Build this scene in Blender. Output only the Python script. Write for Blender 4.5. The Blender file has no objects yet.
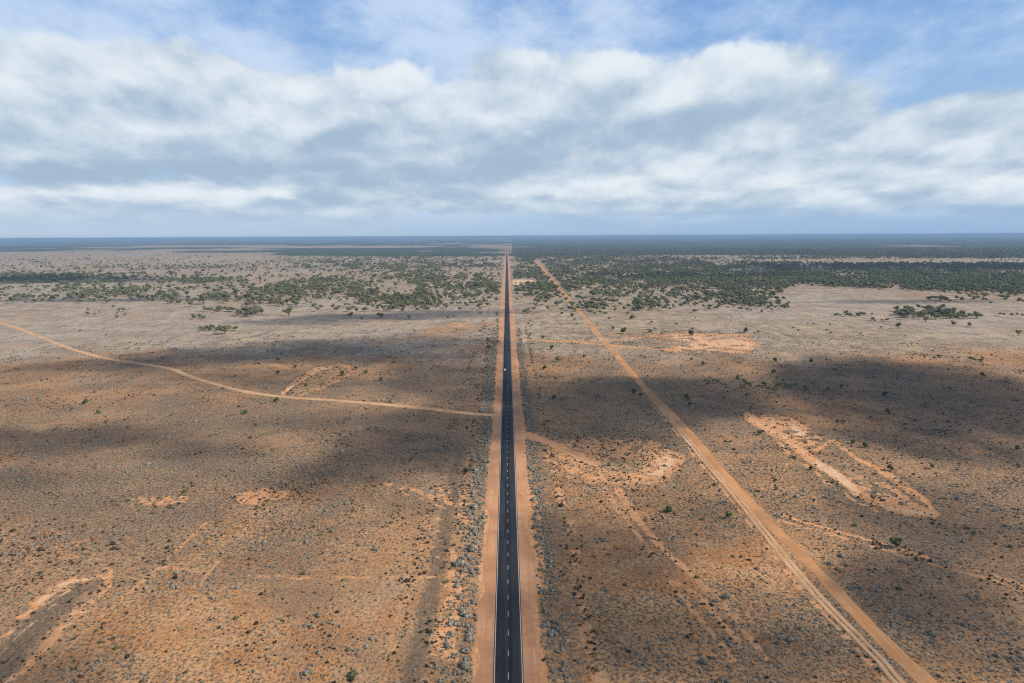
import bpy, bmesh, math, random
import numpy as np
from mathutils import Vector, Matrix, Euler
R = math.radians
random.seed(7); rng = np.random.default_rng(11)

# ------------------------------------------------------------------ camera
W, H = 1024, 683
CAMH, PITCH, YAW, ROLL, FPX = 120.0, 8.78, 0.39, -0.28, 683.0
scene = bpy.context.scene
cam_d = bpy.data.cameras.new('camera'); cam = bpy.data.objects.new('camera', cam_d)
scene.collection.objects.link(cam); scene.camera = cam
cam_d.sensor_width = 36; cam_d.lens = 36 * FPX / W
cam_d.clip_start = 1; cam_d.clip_end = 400000
cam.location = (0.28, 0, CAMH)
CM = (Matrix.Rotation(R(-YAW), 3, 'Z') @ Matrix.Rotation(R(90 - PITCH), 3, 'X') @ Matrix.Rotation(R(ROLL), 3, 'Z'))
cam.rotation_euler = CM.to_euler()
CMn = np.array(CM)

# ------------------------------------------------------------------ light
SUN_EL, SUN_AZ = 38.0, 108.0          # azimuth clockwise from +Y : the sun stands right of the road, a little behind
sd = Vector((math.sin(R(SUN_AZ)) * math.cos(R(SUN_EL)), math.cos(R(SUN_AZ)) * math.cos(R(SUN_EL)), math.sin(R(SUN_EL))))
sun_d = bpy.data.lights.new('sun', 'SUN'); sun = bpy.data.objects.new('sun', sun_d)
scene.collection.objects.link(sun)
sun_d.energy = 5.0; sun_d.angle = R(0.53); sun_d.color = (1.0, 0.90, 0.76)
sun.rotation_euler = sd.to_track_quat('Z', 'Y').to_euler()
scene.view_settings.view_transform = 'Standard'; scene.view_settings.look = 'None'
scene.view_settings.exposure = 0.0; scene.view_settings.gamma = 1.0
scene.cycles.use_denoising = False; scene.cycles.filter_width = 1.15
scene.cycles.max_bounces = 4; scene.cycles.diffuse_bounces = 2; scene.cycles.glossy_bounces = 1
scene.cycles.volume_bounces = 0; scene.cycles.transparent_max_bounces = 8
scene.cycles.sample_clamp_indirect = 5


# ------------------------------------------------------------------ node helpers
class NT:
    def __init__(s, tree): s.t = tree; s.n = tree.nodes; s.l = tree.links
    def add(s, typ, **kw):
        n = s.n.new(typ)
        for k, v in kw.items(): setattr(n, k, v)
        return n
    def put(s, sock, v):
        if isinstance(v, bpy.types.NodeSocket): s.l.new(v, sock)
        elif v is not None:
            if isinstance(v, (tuple, list)) and len(v) == 3 and sock.type == 'RGBA': v = (*v, 1)
            sock.default_value = v
    def math(s, op, a, b=None, c=None, clamp=False):
        n = s.add('ShaderNodeMath', operation=op, use_clamp=clamp)
        s.put(n.inputs[0], a); s.put(n.inputs[1], b); s.put(n.inputs[2], c)
        return n.outputs[0]
    def mix(s, f, a, b, mode='MIX'):
        n = s.add('ShaderNodeMix', data_type='RGBA', blend_type=mode)
        s.put(n.inputs[0], f); s.put(n.inputs[6], a); s.put(n.inputs[7], b)
        return n.outputs[2]
    def step(s, v, lo, hi, a=0.0, b=1.0, smooth=True):
        n = s.add('ShaderNodeMapRange', interpolation_type='SMOOTHSTEP' if smooth else 'LINEAR')
        s.put(n.inputs[0], v); s.put(n.inputs[1], lo); s.put(n.inputs[2], hi); s.put(n.inputs[3], a); s.put(n.inputs[4], b)
        return n.outputs[0]
    def noise(s, vec, scale, detail=4, rough=0.55, dist=0.0, lac=2.0):
        n = s.add('ShaderNodeTexNoise', noise_dimensions='2D')
        s.put(n.inputs['Vector'], vec); s.put(n.inputs['Scale'], scale); s.put(n.inputs['Detail'], detail)
        s.put(n.inputs['Roughness'], rough); s.put(n.inputs['Distortion'], dist); s.put(n.inputs['Lacunarity'], lac)
        return n.outputs[0]
    def voro(s, vec, scale, out='Distance', rand=1.0):
        n = s.add('ShaderNodeTexVoronoi')
        s.put(n.inputs['Vector'], vec); s.put(n.inputs['Scale'], scale); s.put(n.inputs['Randomness'], rand)
        return n.outputs[out]
    def vmul(s, v, m):
        n = s.add('ShaderNodeVectorMath', operation='MULTIPLY'); s.put(n.inputs[0], v); s.put(n.inputs[1], m); return n.outputs[0]
    def vadd(s, v, m):
        n = s.add('ShaderNodeVectorMath', operation='ADD'); s.put(n.inputs[0], v); s.put(n.inputs[1], m); return n.outputs[0]
    def comb(s, x, y, z):
        n = s.add('ShaderNodeCombineXYZ'); s.put(n.inputs[0], x); s.put(n.inputs[1], y); s.put(n.inputs[2], z); return n.outputs[0]


def new_mat(name):
    m = bpy.data.materials.new(name); m.use_nodes = True
    t = NT(m.node_tree); b = m.node_tree.nodes['Principled BSDF']
    b.inputs['Roughness'].default_value = 0.9
    b.inputs['Specular IOR Level'].default_value = 0.15
    return m, t, b


# ------------------------------------------------------------------ world: sky with a broken cloud deck
world = bpy.data.worlds.new('World'); scene.world = world; world.use_nodes = True
t = NT(world.node_tree)
for n in list(t.n): t.n.remove(n)
sky = t.add('ShaderNodeTexSky', sky_type='NISHITA'); sky.sun_disc = False
sky.sun_elevation = R(SUN_EL); sky.sun_rotation = R(SUN_AZ); sky.altitude = 100
sky.air_density = 1.0; sky.dust_density = 0.6; sky.ozone_density = 2.0
tc = t.add('ShaderNodeTexCoord'); sep = t.add('ShaderNodeSeparateXYZ'); t.l.new(tc.outputs['Generated'], sep.inputs[0])
dx, dy, dz = sep.outputs
hor = t.math('SQRT', t.math('ADD', t.math('MULTIPLY', dx, dx), t.math('MULTIPLY', dy, dy)))
el = t.math('DIVIDE', dz, t.math('MAXIMUM', hor, 0.02))                 # tan of elevation
elc = t.math('MAXIMUM', el, 0.0)
az = t.math('ARCTAN2', dx, dy)
# perspective of a deck: features flatten and shrink towards the horizon
lg = t.math('LOGARITHM', t.math('ADD', elc, 0.07), math.e)
px = t.math('DIVIDE', az, t.math('POWER', t.math('ADD', elc, 0.20), 0.30))
V = t.comb(px, t.math('MULTIPLY', lg, 0.47), 0.0)
wn = t.add('ShaderNodeTexNoise', noise_dimensions='2D'); t.put(wn.inputs['Vector'], V); t.put(wn.inputs['Scale'], 2.3); t.put(wn.inputs['Detail'], 4)
wv = t.add('ShaderNodeVectorMath', operation='SUBTRACT'); t.l.new(wn.outputs['Color'], wv.inputs[0]); wv.inputs[1].default_value = (0.5, 0.5, 0.5)
Vw = t.vadd(V, t.vmul(wv.outputs[0], (0.06, 0.05, 0.0)))
def sky_at(x, y):
    d = CM @ Vector(((x - W / 2) / FPX, -(y - H / 2) / FPX, -1.0)); return math.atan2(d.x, d.y), d.z / math.hypot(d.x, d.y)
azw = t.math('ADD', az, t.math('MULTIPLY', t.math('SUBTRACT', t.noise(Vw, 3.0, 4, .6), 0.5), 0.22))
elw = t.math('ADD', el, t.math('MULTIPLY', t.math('SUBTRACT', t.noise(t.vadd(Vw, (7, 3, 0)), 3.4, 5, .6), 0.5), 0.085))
def blob(x, y, rx, ry, k):
    a0, e0 = sky_at(x, y); ra = rx / FPX; re_ = ry / FPX
    u = t.math('DIVIDE', t.math('SUBTRACT', azw, a0), ra); v = t.math('DIVIDE', t.math('SUBTRACT', elw, e0), re_)
    q = t.math('ADD', t.math('MULTIPLY', u, u), t.math('MULTIPLY', v, v))
    return t.math('MULTIPLY', t.math('EXPONENT', t.math('MULTIPLY', q, -1.0)), k)
def blobs(L):
    o = None
    for l in L:
        b_ = blob(*l); o = b_ if o is None else t.math('ADD', o, b_)
    return o
def dens(off, det=8):
    v = t.vadd(Vw, off)
    big = t.noise(t.vmul(v, (1.0, 1.15, 1)), 2.4, 2, 0.5)
    mid = t.noise(t.vadd(t.vmul(v, (1.15, 1.1, 1)), (9, 4, 0)), 5.0, det, 0.60)
    pf = t.add('ShaderNodeTexVoronoi', feature='SMOOTH_F1', voronoi_dimensions='2D'); t.put(pf.inputs['Vector'], t.vadd(t.vmul(v, (1.0, 1.25, 1)), t.vmul(wf.outputs[0], (0.09, 0.09, 0)))); pf.inputs['Scale'].default_value = 5.2; pf.inputs['Smoothness'].default_value = 0.6
    if 'Detail' in pf.inputs: pf.inputs['Detail'].default_value = 1.0; pf.inputs['Roughness'].default_value = 0.55
    puff = t.math('SUBTRACT', 0.75, pf.outputs['Distance'])
    return t.math('ADD', t.math('ADD', t.math('MULTIPLY', big, 0.42), t.math('MULTIPLY', mid, 0.42)), t.math('MULTIPLY', puff, 0.30))
wn2 = t.add('ShaderNodeTexNoise', noise_dimensions='2D'); t.put(wn2.inputs['Vector'], V); t.put(wn2.inputs['Scale'], 11.0); t.put(wn2.inputs['Detail'], 6)
wf = t.add('ShaderNodeVectorMath', operation='SUBTRACT'); t.l.new(wn2.outputs['Color'], wf.inputs[0]); wf.inputs[1].default_value = (0.5, 0.5, 0.5)
d0 = dens((2.3, 0.0, 0.0)); d1 = dens((2.30, 0.045, 0.0), 6)
cover = blobs([(40, 130, 260, 62, .34), (330, 130, 260, 52, .34), (600, 125, 240, 55, .34), (850, 150, 240, 62, .30), (1040, 150, 90, 60, .12), (80, 68, 110, 34, .16), (640, 75, 140, 30, .10), (610, 40, 130, 30, .02), (800, 60, 120, 30, .12), (250, 200, 340, 16, .26), (750, 198, 360, 18, .26), (1010, 100, 90, 40, .08), (960, 40, 170, 50, -.22), (360, 25, 160, 34, -.2), (120, 5, 260, 30, -.14), (700, 5, 260, 28, -.16)])
alpha = t.step(t.math('ADD', t.math('MULTIPLY', t.math('SUBTRACT', d0, 0.53), 1.5), t.math('ADD', t.math('MULTIPLY', cover, 1.25), 0.13)), 0.10, 0.34)
shade_ = blobs([(130, 174, 190, 18, -.30), (420, 176, 170, 20, -.26), (300, 140, 160, 26, -.14), (630, 138, 120, 18, -.26), (500, 150, 120, 40, -.10), (900, 205, 200, 12, -.16), (960, 95, 110, 18, -.24), (800, 130, 130, 40, -.10), (60, 140, 120, 24, -.08),
               (120, 90, 210, 30, .12), (480, 72, 260, 28, .16), (560, 100, 150, 24, .10), (180, 192, 60, 9, .34), (600, 180, 180, 10, .26), (770, 165, 90, 12, .2), (960, 185, 110, 10, .2), (300, 209, 260, 5, -.15)])
grad = t.math('SUBTRACT', d0, d1)
mot = t.math('MULTIPLY', t.math('SUBTRACT', t.noise(t.vadd(t.vmul(Vw, (1.3, 1.3, 1)), (31, 12, 0)), 6.0, 8, 0.62), 0.5), 0.75)
lit = t.step(t.math('ADD', t.math('ADD', t.math('MULTIPLY', grad, 1.9), t.math('ADD', t.math('MULTIPLY', shade_, 0.8), mot)), t.math('MULTIPLY', t.math('SUBTRACT', 0.53, d0), 0.55)), -0.42, 0.50)
c_cloud = t.mix(lit, (0.375, 0.505, 0.655), (0.80, 0.87, 0.925))
# clear sky, measured from the Nishita model but with the paler low air of the plain
SKYK = 0.105
skyc = t.mix(1.0, sky.outputs[0], (SKYK, SKYK, SKYK), 'MULTIPLY')
low_air = t.mix(t.step(az, -0.6, 0.65), (0.48, 0.61, 0.76), (0.33, 0.50, 0.72))
blue = t.mix(t.step(el, 0.10, 0.36), (0.36, 0.56, 0.86), (0.21, 0.43, 0.84))
skyc = t.mix(0.7, skyc, blue)
wisp = t.noise(t.vmul(Vw, (1.2, 1.9, 1.0)), 1.7, 7, 0.62)
skyc = t.mix(t.step(wisp, 0.34, 0.62, 0.0, 0.9), skyc, (0.60, 0.73, 0.92))
tot = t.mix(alpha, skyc, c_cloud)
tot = t.mix(t.step(el, 0.004, 0.056, 0.97, 0.0), tot, low_air)
# overhead, outside the broken deck, the air is clear and deep
tot = t.mix(t.step(el, 0.42, 1.1, 0.0, 0.85), tot, (0.075, 0.095, 0.13))
bg = t.add('ShaderNodeBackground'); t.l.new(tot, bg.inputs[0]); bg.inputs[1].default_value = 1.0
wo = t.add('ShaderNodeOutputWorld'); t.l.new(bg.outputs[0], wo.inputs[0])
world.cycles.sampling_method = 'MANUAL'; world.cycles.sample_map_resolution = 256


# ------------------------------------------------------------------ picture <-> ground
def G(px, py):
    d = CMn @ np.array([(px - W / 2) / FPX, -(py - H / 2) / FPX, -1.0])
    k = -CAMH / d[2]
    return (cam.location.x + d[0] * k, d[1] * k)
def P(X, Y, Z=0.0):
    v = np.stack([X - cam.location.x, Y, np.zeros_like(X) + Z - CAMH], -1) @ CMn
    z = np.maximum(-v[..., 2], 1e-3)
    return v[..., 0] / z * FPX + W / 2, -v[..., 1] / z * FPX + H / 2, z


# value noise
_perm = rng.random((256, 256))
def vnoise(x, y):
    xi = np.floor(x).astype(np.int64); yi = np.floor(y).astype(np.int64)
    fx = x - xi; fy = y - yi; fx = fx * fx * (3 - 2 * fx); fy = fy * fy * (3 - 2 * fy)
    a = _perm[xi & 255, yi & 255]; b = _perm[(xi + 1) & 255, yi & 255]
    c = _perm[xi & 255, (yi + 1) & 255]; d = _perm[(xi + 1) & 255, (yi + 1) & 255]
    return (a * (1 - fx) + b * fx) * (1 - fy) + (c * (1 - fx) + d * fx) * fy
def fbm(x, y, o=4):
    s = 0; a = 0.5; n = 0
    for i in range(o):
        s = s + a * vnoise(x + 17.3 * i, y - 9.1 * i); n += a; a *= 0.5; x = x * 2.03; y = y * 2.03
    return s / n
def sst(v, a, b):
    u = np.clip((v - a) / (b - a), 0, 1); return u * u * (3 - 2 * u)


def dist_pl(x, y, pts, sy=1.0):
    best = np.full(x.shape, 1e9); pts = [(a, b * sy) for a, b in pts]; y = y * sy
    for (ax, ay), (bx, by) in zip(pts[:-1], pts[1:]):
        ux, uy = bx - ax, by - ay; L = ux * ux + uy * uy
        u = np.clip(((x - ax) * ux + (y - ay) * uy) / L, 0, 1)
        best = np.minimum(best, np.hypot(x - ax - u * ux, y - ay - u * uy))
    return best
def inside(x, y, poly):
    c = np.zeros(x.shape, bool); n = len(poly)
    for i in range(n):
        (x1, y1), (x2, y2) = poly[i], poly[(i + 1) % n]
        if y1 == y2: continue
        c ^= ((y1 > y) != (y2 > y)) & (x < (x2 - x1) * (y - y1) / (y2 - y1) + x1)
    return c
def ell(x, y, cx, cy, rx, ry): return np.hypot((x - cx) / rx, (y - cy) / ry)


# measured outlines (photograph rows and columns, carried onto the ground plane)
GRAVEL = [(537, 262), (548, 275), (562, 291), (585, 318), (608, 345), (640, 382), (680, 423), (720, 469), (760, 514), (800, 554), (850, 606), (905, 661), (928, 684), (1010, 770)]
RUTS = [(592, 330), (605, 343), (630, 372), (657, 404), (684, 435), (709, 465), (730, 489), (752, 516), (779, 550), (808, 585), (845, 624), (879, 659), (901, 684), (980, 770)]
LEFT_TRACK = [(-200, 290), (-90, 304), (0, 323), (40, 337), (75, 350), (110, 359), (150, 365), (172, 369), (185, 374.5), (205, 381), (240, 390.5), (280, 396.5), (330, 400), (380, 404), (430, 409), (470, 413.5), (499, 415.5)]
PIT_TRACK = [(524, 434), (545, 441), (562, 448), (580, 457), (597, 464)]
TRENCH = [(-40, 683), (0, 646), (22, 623), (54, 594), (72, 584), (99, 581), (79, 600), (59, 619), (36, 645), (14, 675), (-10, 700), (-60, 760)]


def paint(x, y, X, Y):
    """colour fields of the soil: (bare orange, pale sand, grey scrub, dark strip, straw grass, woodland floor, olive)"""
    n1 = fbm(X / 9.0, Y / 9.0, 4); n2 = fbm(X / 40.0 + 50, Y / 40.0, 4); n3 = fbm(X / 160.0 + 9, Y / 220.0 + 3, 4)
    n4 = fbm(X / 900.0 + 4, Y / 1700.0 + 3, 5)
    nf = fbm(X / 3.0, Y / 3.0, 3)
    px_m = FPX / np.maximum(np.hypot(Y, CAMH), 1)
    bare = np.zeros(x.shape); pale = bare.copy(); dark = bare.copy(); straw = bare.copy(); olive = bare.copy()
    def line(pts, w, k=1.0, rag=0.5, f='b'):
        nonlocal bare, pale
        d = dist_pl(x, y, pts)
        ww = w * (1 + rag * (n1 - 0.5) * 2.4)
        v = k * (1 - sst(d, ww * 0.3, ww * 1.7)) * (1 - rag * 0.9 * sst(nf * 0.6 + n1 * 0.4, 0.44, 0.6))
        if f == 'b': bare = np.maximum(bare, v)
        else: pale = np.maximum(pale, v)
    def poly(pts, k, cut=0.5, f='b', soft=2.0, fr=nf):
        nonlocal bare, pale, dark, olive
        d = dist_pl(x, y, pts + [pts[0]]); s = np.where(inside(x, y, pts), d, -d) + (n1 - 0.5) * 5
        v = k * sst(s, -soft * 2, soft * 2) * (sst(fr, cut - 0.1, cut + 0.1) if cut > 0 else 1)
        if f == 'b': bare = np.maximum(bare, v)
        elif f == 'p': pale = np.maximum(pale, v)
        elif f == 'd': dark = np.maximum(dark, v)
        else: olive = np.maximum(olive, v)
    # --- the verges of the highway (metres from the centre line)
    near = sst(Y, 1900, 900)
    ax = X + (n2 - 0.5) * 5 + (n1 - .5) * 3
    lw = 29 + 5 * sst(Y, 250, 700)
    strip = (1 - sst(np.abs(ax + lw - 3), 1.4, 4.6)) * near
    dark = np.maximum(dark, (0.85 - 0.5 * sst(Y, 330, 480)) * strip * sst(X, 40, -10))
    edge = np.maximum(.5 - .5 * sst(np.abs(ax + lw + 5), 1, 4), 0.9 * (1 - sst(np.abs(ax + lw - 11), 2.4, 5)))
    bare = np.maximum(bare, 0.85 * edge * sst(nf * 0.45 + n1 * 0.35 + n2 * .2, 0.44, 0.56) * sst(Y, 430, 250))
    bare = np.maximum(bare, 0.35 * edge * near * sst(n1, 0.4, 0.6))
    e2 = (1 - sst(np.abs(ax - 25), 1.2, 3.2))
    bare = np.maximum(bare, 0.8 * e2 * sst(nf * 0.5 + n1 * 0.5, 0.44, 0.56) * sst(Y, 480, 330))
    pale = np.maximum(pale, 0.35 * (1 - sst(np.abs(ax - 22), 1.5, 4)) * sst(Y, 480, 560) * near)
    pale = np.maximum(pale, 0.3 * (1 - sst(np.abs(ax + 24), 1.5, 4)) * sst(Y, 480, 560) * near)
    dark = np.maximum(dark, 0.5 * (1 - sst(np.abs(ax - 17), 2.5, 8)) * sst(Y, 900, 380))
    bare = np.maximum(bare, 0.9 * (1 - sst(np.abs(ax - 11.8 - 1.5 * (n2 - .5)), 1.2, 2.2)) * sst(Y, 330, 300) * sst(Y, 200, 230))
    # --- shoulders ground under the gravel
    bare = np.maximum(bare, (1 - sst(np.abs(ax), 9.5, 11)) * 0.8)
    # --- tracks
    line(GRAVEL, np.clip(3.8 * px_m / 2.4, 1.0, 9), 0.75, 0.3)
    line(RUTS, np.clip(4.2 * px_m / 2.4, .6, 9), 0.45, 0.5)
    line([(a - 9 * (b - 236) / 300, b) for a, b in RUTS if b > 400], np.clip(2.0 * px_m / 2.4, .5, 5), 0.8, 0.9)
    line(LEFT_TRACK, 1.7, 0.5, 0.3)
    line(PIT_TRACK, 4, 0.8, 0.3)
    line([(477, 437), (487, 436), (500, 434)], 2.0, 0.8, 0.3)
    line([(517, 339), (560, 341.5), (600, 344), (640, 348), (690, 352)], 0.9, 0.9, 0.3)
    line([(545, 341.5), (600, 341), (640, 337.5), (680, 334), (750, 335)], 0.8, 0.9, 0.3)
    # --- speckled pale clearing by the gravel road
    poly([(640, 334), (700, 332), (748, 337), (768, 349), (730, 354), (690, 353), (660, 349), (690, 343), (664, 339)], 0.85, 0.40, 'b', 1.2, n1)
    poly([(650, 335), (700, 334), (748, 339), (758, 349), (720, 353), (690, 352), (670, 348), (690, 343), (670, 338)], 0.6, 0.45, 'p', 1.2, n1)
    poly([(618, 341), (650, 339), (668, 344), (650, 347), (625, 345)], 0.5, 0, 'd', 1.2)
    line([(514, 281), (530, 281), (541, 281.5)], 1.3, 1.0, .3, 'p'); line([(514, 283), (522, 284.5)], 1.6, 1.0, .3, 'p')
    line([(505, 250), (502, 262), (499, 280)], .7, 0.5, .2, 'p')
    # --- oval clearing left
    line([(283, 393), (300, 378), (318, 368.5), (340, 366), (356, 367)], 2.2, 1.0, 0.6)
    line([(286, 391), (304, 379), (320, 370), (332, 367)], 1.0, 0.9, 0.6, 'p')
    line([(356, 368), (345, 377), (325, 387), (300, 395)], 1.1, 0.9, 0.7)
    poly([(286, 393), (304, 378), (322, 368), (354, 367), (330, 386), (305, 394)], 0.5, 0)
    poly([(295, 391), (306, 380), (324, 371), (346, 370), (325, 385), (305, 392)], 0.5, 0, 'o')
    poly([(445, 322), (470, 320), (474, 327), (450, 329)], 0.6, 0.5, 'b', 1.5, n1)
    # --- borrow pit right of the highway
    poly([(552, 440), (600, 436), (660, 440), (686, 456), (680, 474), (660, 486), (590, 486), (560, 476), (540, 458)], 0.62, 0.36)
    poly([(560, 443), (600, 440), (655, 441), (672, 448), (660, 456), (600, 453), (575, 452)], 0.85, 0.50)
    poly([(556, 458), (580, 462), (600, 474), (650, 482), (600, 483), (565, 476)], 0.8, 0.50)
    poly([(640, 455), (668, 454), (681, 458), (676, 470), (664, 482), (640, 478), (625, 476), (655, 470), (660, 462)], 1.0, 0.25)
    poly([(650, 456), (674, 457), (672, 466), (661, 475), (640, 477), (660, 468)], 1.0, 0.36, 'p', 2)
    poly([(597, 463), (612, 459), (635, 460), (647, 465), (636, 471), (612, 472), (600, 469)], 0.8, 0, 'o', 1.5)
    pb = [(605, 489), (626, 520), (646, 545), (672, 582), (696, 614), (711, 631), (734, 660)]
    pc = [(617, 489), (638, 520), (659, 545), (690, 573), (722, 604), (736, 618), (749, 638), (767, 659)]
    line(pb[:3], 2.8, 1.0, 0.7); line(pb[2:], 2.6, 1.0, 0.75); line(pc[:3], 3.6, 1.0, 0.5); line(pc[2:], 3.0, 1.0, 0.7)
    line([(672, 580), (707, 603), (721, 622), (738, 641)], 2.8, 1.0, 0.7)
    # --- long clearing right of the gravel road
    s1 = [(748, 416), (765, 427), (785, 437), (804, 453), (818, 464), (838, 476), (857, 492), (877, 503), (906, 511), (935, 514)]
    s2 = [(769, 433), (791, 455), (814, 470), (828, 484), (853, 500), (877, 511)]
    s3 = [(789, 418), (808, 431), (834, 441), (857, 459), (881, 470), (906, 488), (926, 502), (936, 514)]
    line(s1, 4.6, 1.0, 0.3); line(s2, 2.0, 0.8, 0.9); line(s3[:2], 2, 0.9, 0.6); line(s3[2:5], 1.8, 1.0, 0.5); line(s3[4:], 3.8, 1.0, 0.6)
    line(s1[4:7], 3.6, 0.95, 0.5, 'p'); line(s1[7:], 3.0, 0.6, 0.6, 'p'); line(s1[:4], 1.8, 0.6, 0.6, 'p')
    poly([(750, 415), (790, 414), (812, 430), (834, 441), (818, 455), (800, 446), (780, 436)], 0.8, 0.42)
    poly([(800, 446), (834, 441), (881, 470), (930, 505), (936, 515), (890, 512), (850, 492), (818, 462)], 0.12, 0)
    poly([(787, 423), (799, 425), (811, 434), (803, 440), (790, 434)], 0.8, 0.42, 'p', 2.5)
    poly([(840, 470), (880, 478), (925, 505), (936, 515), (890, 512), (855, 490)], 0.9, 0.47)
    poly([(818, 450), (850, 462), (890, 485), (880, 492), (850, 478)], 0.4, 0, 'o')
    line([(752, 491), (769, 488), (781, 476), (787, 464)], 1.8, 0.85, 0.7)
    for off, k in ((0, .8), (5, .7)):
        line([(778 + off, 520 - off), (800, 526 - off), (827, 533.5 - off), (854, 541 - off), (894, 552 - off), (929, 563 - off), (961, 572 - off), (988, 578 - off), (1014, 587 - off), (1080, 612)], 1.6, 0.85, 0.8)
    # --- old cutting lower left
    poly(TRENCH, 1.0, 0, 'd', 5)
    line([(-30, 668), (0, 637), (14, 623), (31, 609), (49, 594), (72, 582), (90, 576), (108, 573)], 5.5, 0.9, 0.85)
    line([(-30, 690), (0, 655), (20, 634), (40, 615), (64, 597)], 2.4, .45, 0.9, 'p')
    line([(38, 603), (60, 586), (80, 579), (97, 576)], 2.2, 0.9, 0.8, 'p')
    line([(108, 583), (94, 600), (76, 616), (59, 632), (40, 652), (22, 670), (5, 690)], 5.0, 0.85, 0.9)
    line([(96, 590), (70, 616), (48, 640), (26, 664), (8, 684)], 2.0, .4, 0.9, 'p')
    line([(42, 606), (70, 590)], 1.8, 0.6, 0.6, 'p')
    line([(148, 684), (175, 633), (207, 574), (241, 537), (262, 500)], 2.0, 0.55, 0.85)
    line([(48, 667), (111, 608), (159, 567), (207, 522)], 2.2, 0.6, 0.8)
    line([(150, 571), (164, 567), (185, 569), (207, 574), (300, 578), (440, 577)], 2.4, 0.55, 0.7)
    poly([(124, 499), (150, 496), (190, 496), (186, 503), (150, 506), (128, 506)], 0.75, 0.50)
    poly([(236, 494), (262, 487), (292, 490), (285, 500), (255, 504), (237, 503)], 0.85, 0.44)
    # --- small scars left of the highway
    line([(385, 483), (410, 489), (430, 496), (452, 504)], 2.2, 0.85, 0.9)
    line([(400, 492), (425, 500), (445, 508)], 1.5, 0.7, 0.9)
    poly([(438, 484), (450, 485), (454, 503), (432, 498)], 0.85, 0.5)
    line([(403, 434), (408, 421), (416, 414)], 1.3, 0.6, 0.7); line([(432, 413), (436, 421)], 1.3, 0.6, 0.7)
    poly([(425, 520), (446, 500), (452, 510), (440, 560), (425, 580)], 0.5, 0.55)
    poly([(0, 530), (60, 528), (110, 538), (90, 560), (40, 580), (0, 600)], 0.45, 0.58)
    poly([(900, 560), (1024, 570), (1024, 683), (960, 683)], 0.35, 0.62)
    # --- scrub density : orange soil near, grey saltbush further out
    sc = 0.50 + 0.9 * (n2 - 0.5) + 0.8 * (n3 - 0.5)
    sc += 0.35 * np.exp(-ell(x, y, 120, 470, 190, 60) ** 2) + 0.22 * np.exp(-ell(x, y, 30, 540, 90, 40) ** 2)
    sc += 0.42 * np.exp(-ell(x, y, 960, 480, 130, 60) ** 2) + 0.38 * np.exp(-ell(x, y, 620, 410, 110, 40) ** 2)
    sc += 0.30 * np.exp(-ell(x, y, 700, 450, 90, 40) ** 2) + 0.25 * np.exp(-ell(x, y, 430, 440, 70, 35) ** 2)
    sc -= 0.42 * np.exp(-ell(x, y, 330, 620, 160, 80) ** 2) + 0.25 * np.exp(-ell(x, y, 760, 560, 90, 60) ** 2)
    sc -= 0.20 * np.exp(-ell(x, y, 100, 640, 140, 60) ** 2)
    sc += 0.06 * sst(Y, 300, 600)
    sc = np.clip(sc, 0, 1)
    straw = np.clip(0.15 + 0.85 * sst(Y, 480, 850) + 1.0 * (n3 - 0.5), 0, 1) * sst(Y, 430, 800)
    straw = np.maximum(straw, 0.9 * np.exp(-ell(x, y, 930, 345, 170, 14) ** 2)); straw = np.maximum(straw, 0.9 * np.exp(-ell(x, y, 110, 338, 120, 15) ** 2))
    # --- woodland: floor of the belts, and the canopy itself where trees are under a pixel
    far = sst(Y, 3900, 4600); wood = tree_density(x, y, X, Y) * (0.45 + 0.45 * sst(Y, 1800, 4000)) * sst(Y, 900, 1300) * (1 - far) + far * np.clip(far_wood(x, y, X, Y, n4), 0, 1)
    for a in (bare, pale): a *= (1 - 0.7 * sst(Y, 4000, 6000))
    return bare, pale, sc, dark, straw, wood, olive


def far_wood(x, y, X, Y, n4):
    """share of tree cover on the far plain, by picture row: open pans left, closed woodland right"""
    m = 0.80 + 2.6 * (n4 - 0.5) + 0.8 * (fbm(X / 350 + 77, Y / 2600 + 3, 4) - 0.5)
    m = m - 1.3 * np.exp(-ell(x, y, 40, 256, 260, 4.2) ** 4)                       # wide pale plain far left
    m = m - 1.1 * np.exp(-ell(x, y, 300, 246.6, 190, 1.5) ** 4)
    m = m - 0.7 * np.exp(-ell(x, y, 420, 244.6, 110, .9) ** 4)
    m = m - 0.8 * np.exp(-ell(x, y, 700, 247.6, 140, 1.0) ** 4) * 0.4
    m = m + 0.45 * (x > 512) - 0.1 * sst(y, 246, 252) * (x > 520)
    return m


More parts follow.
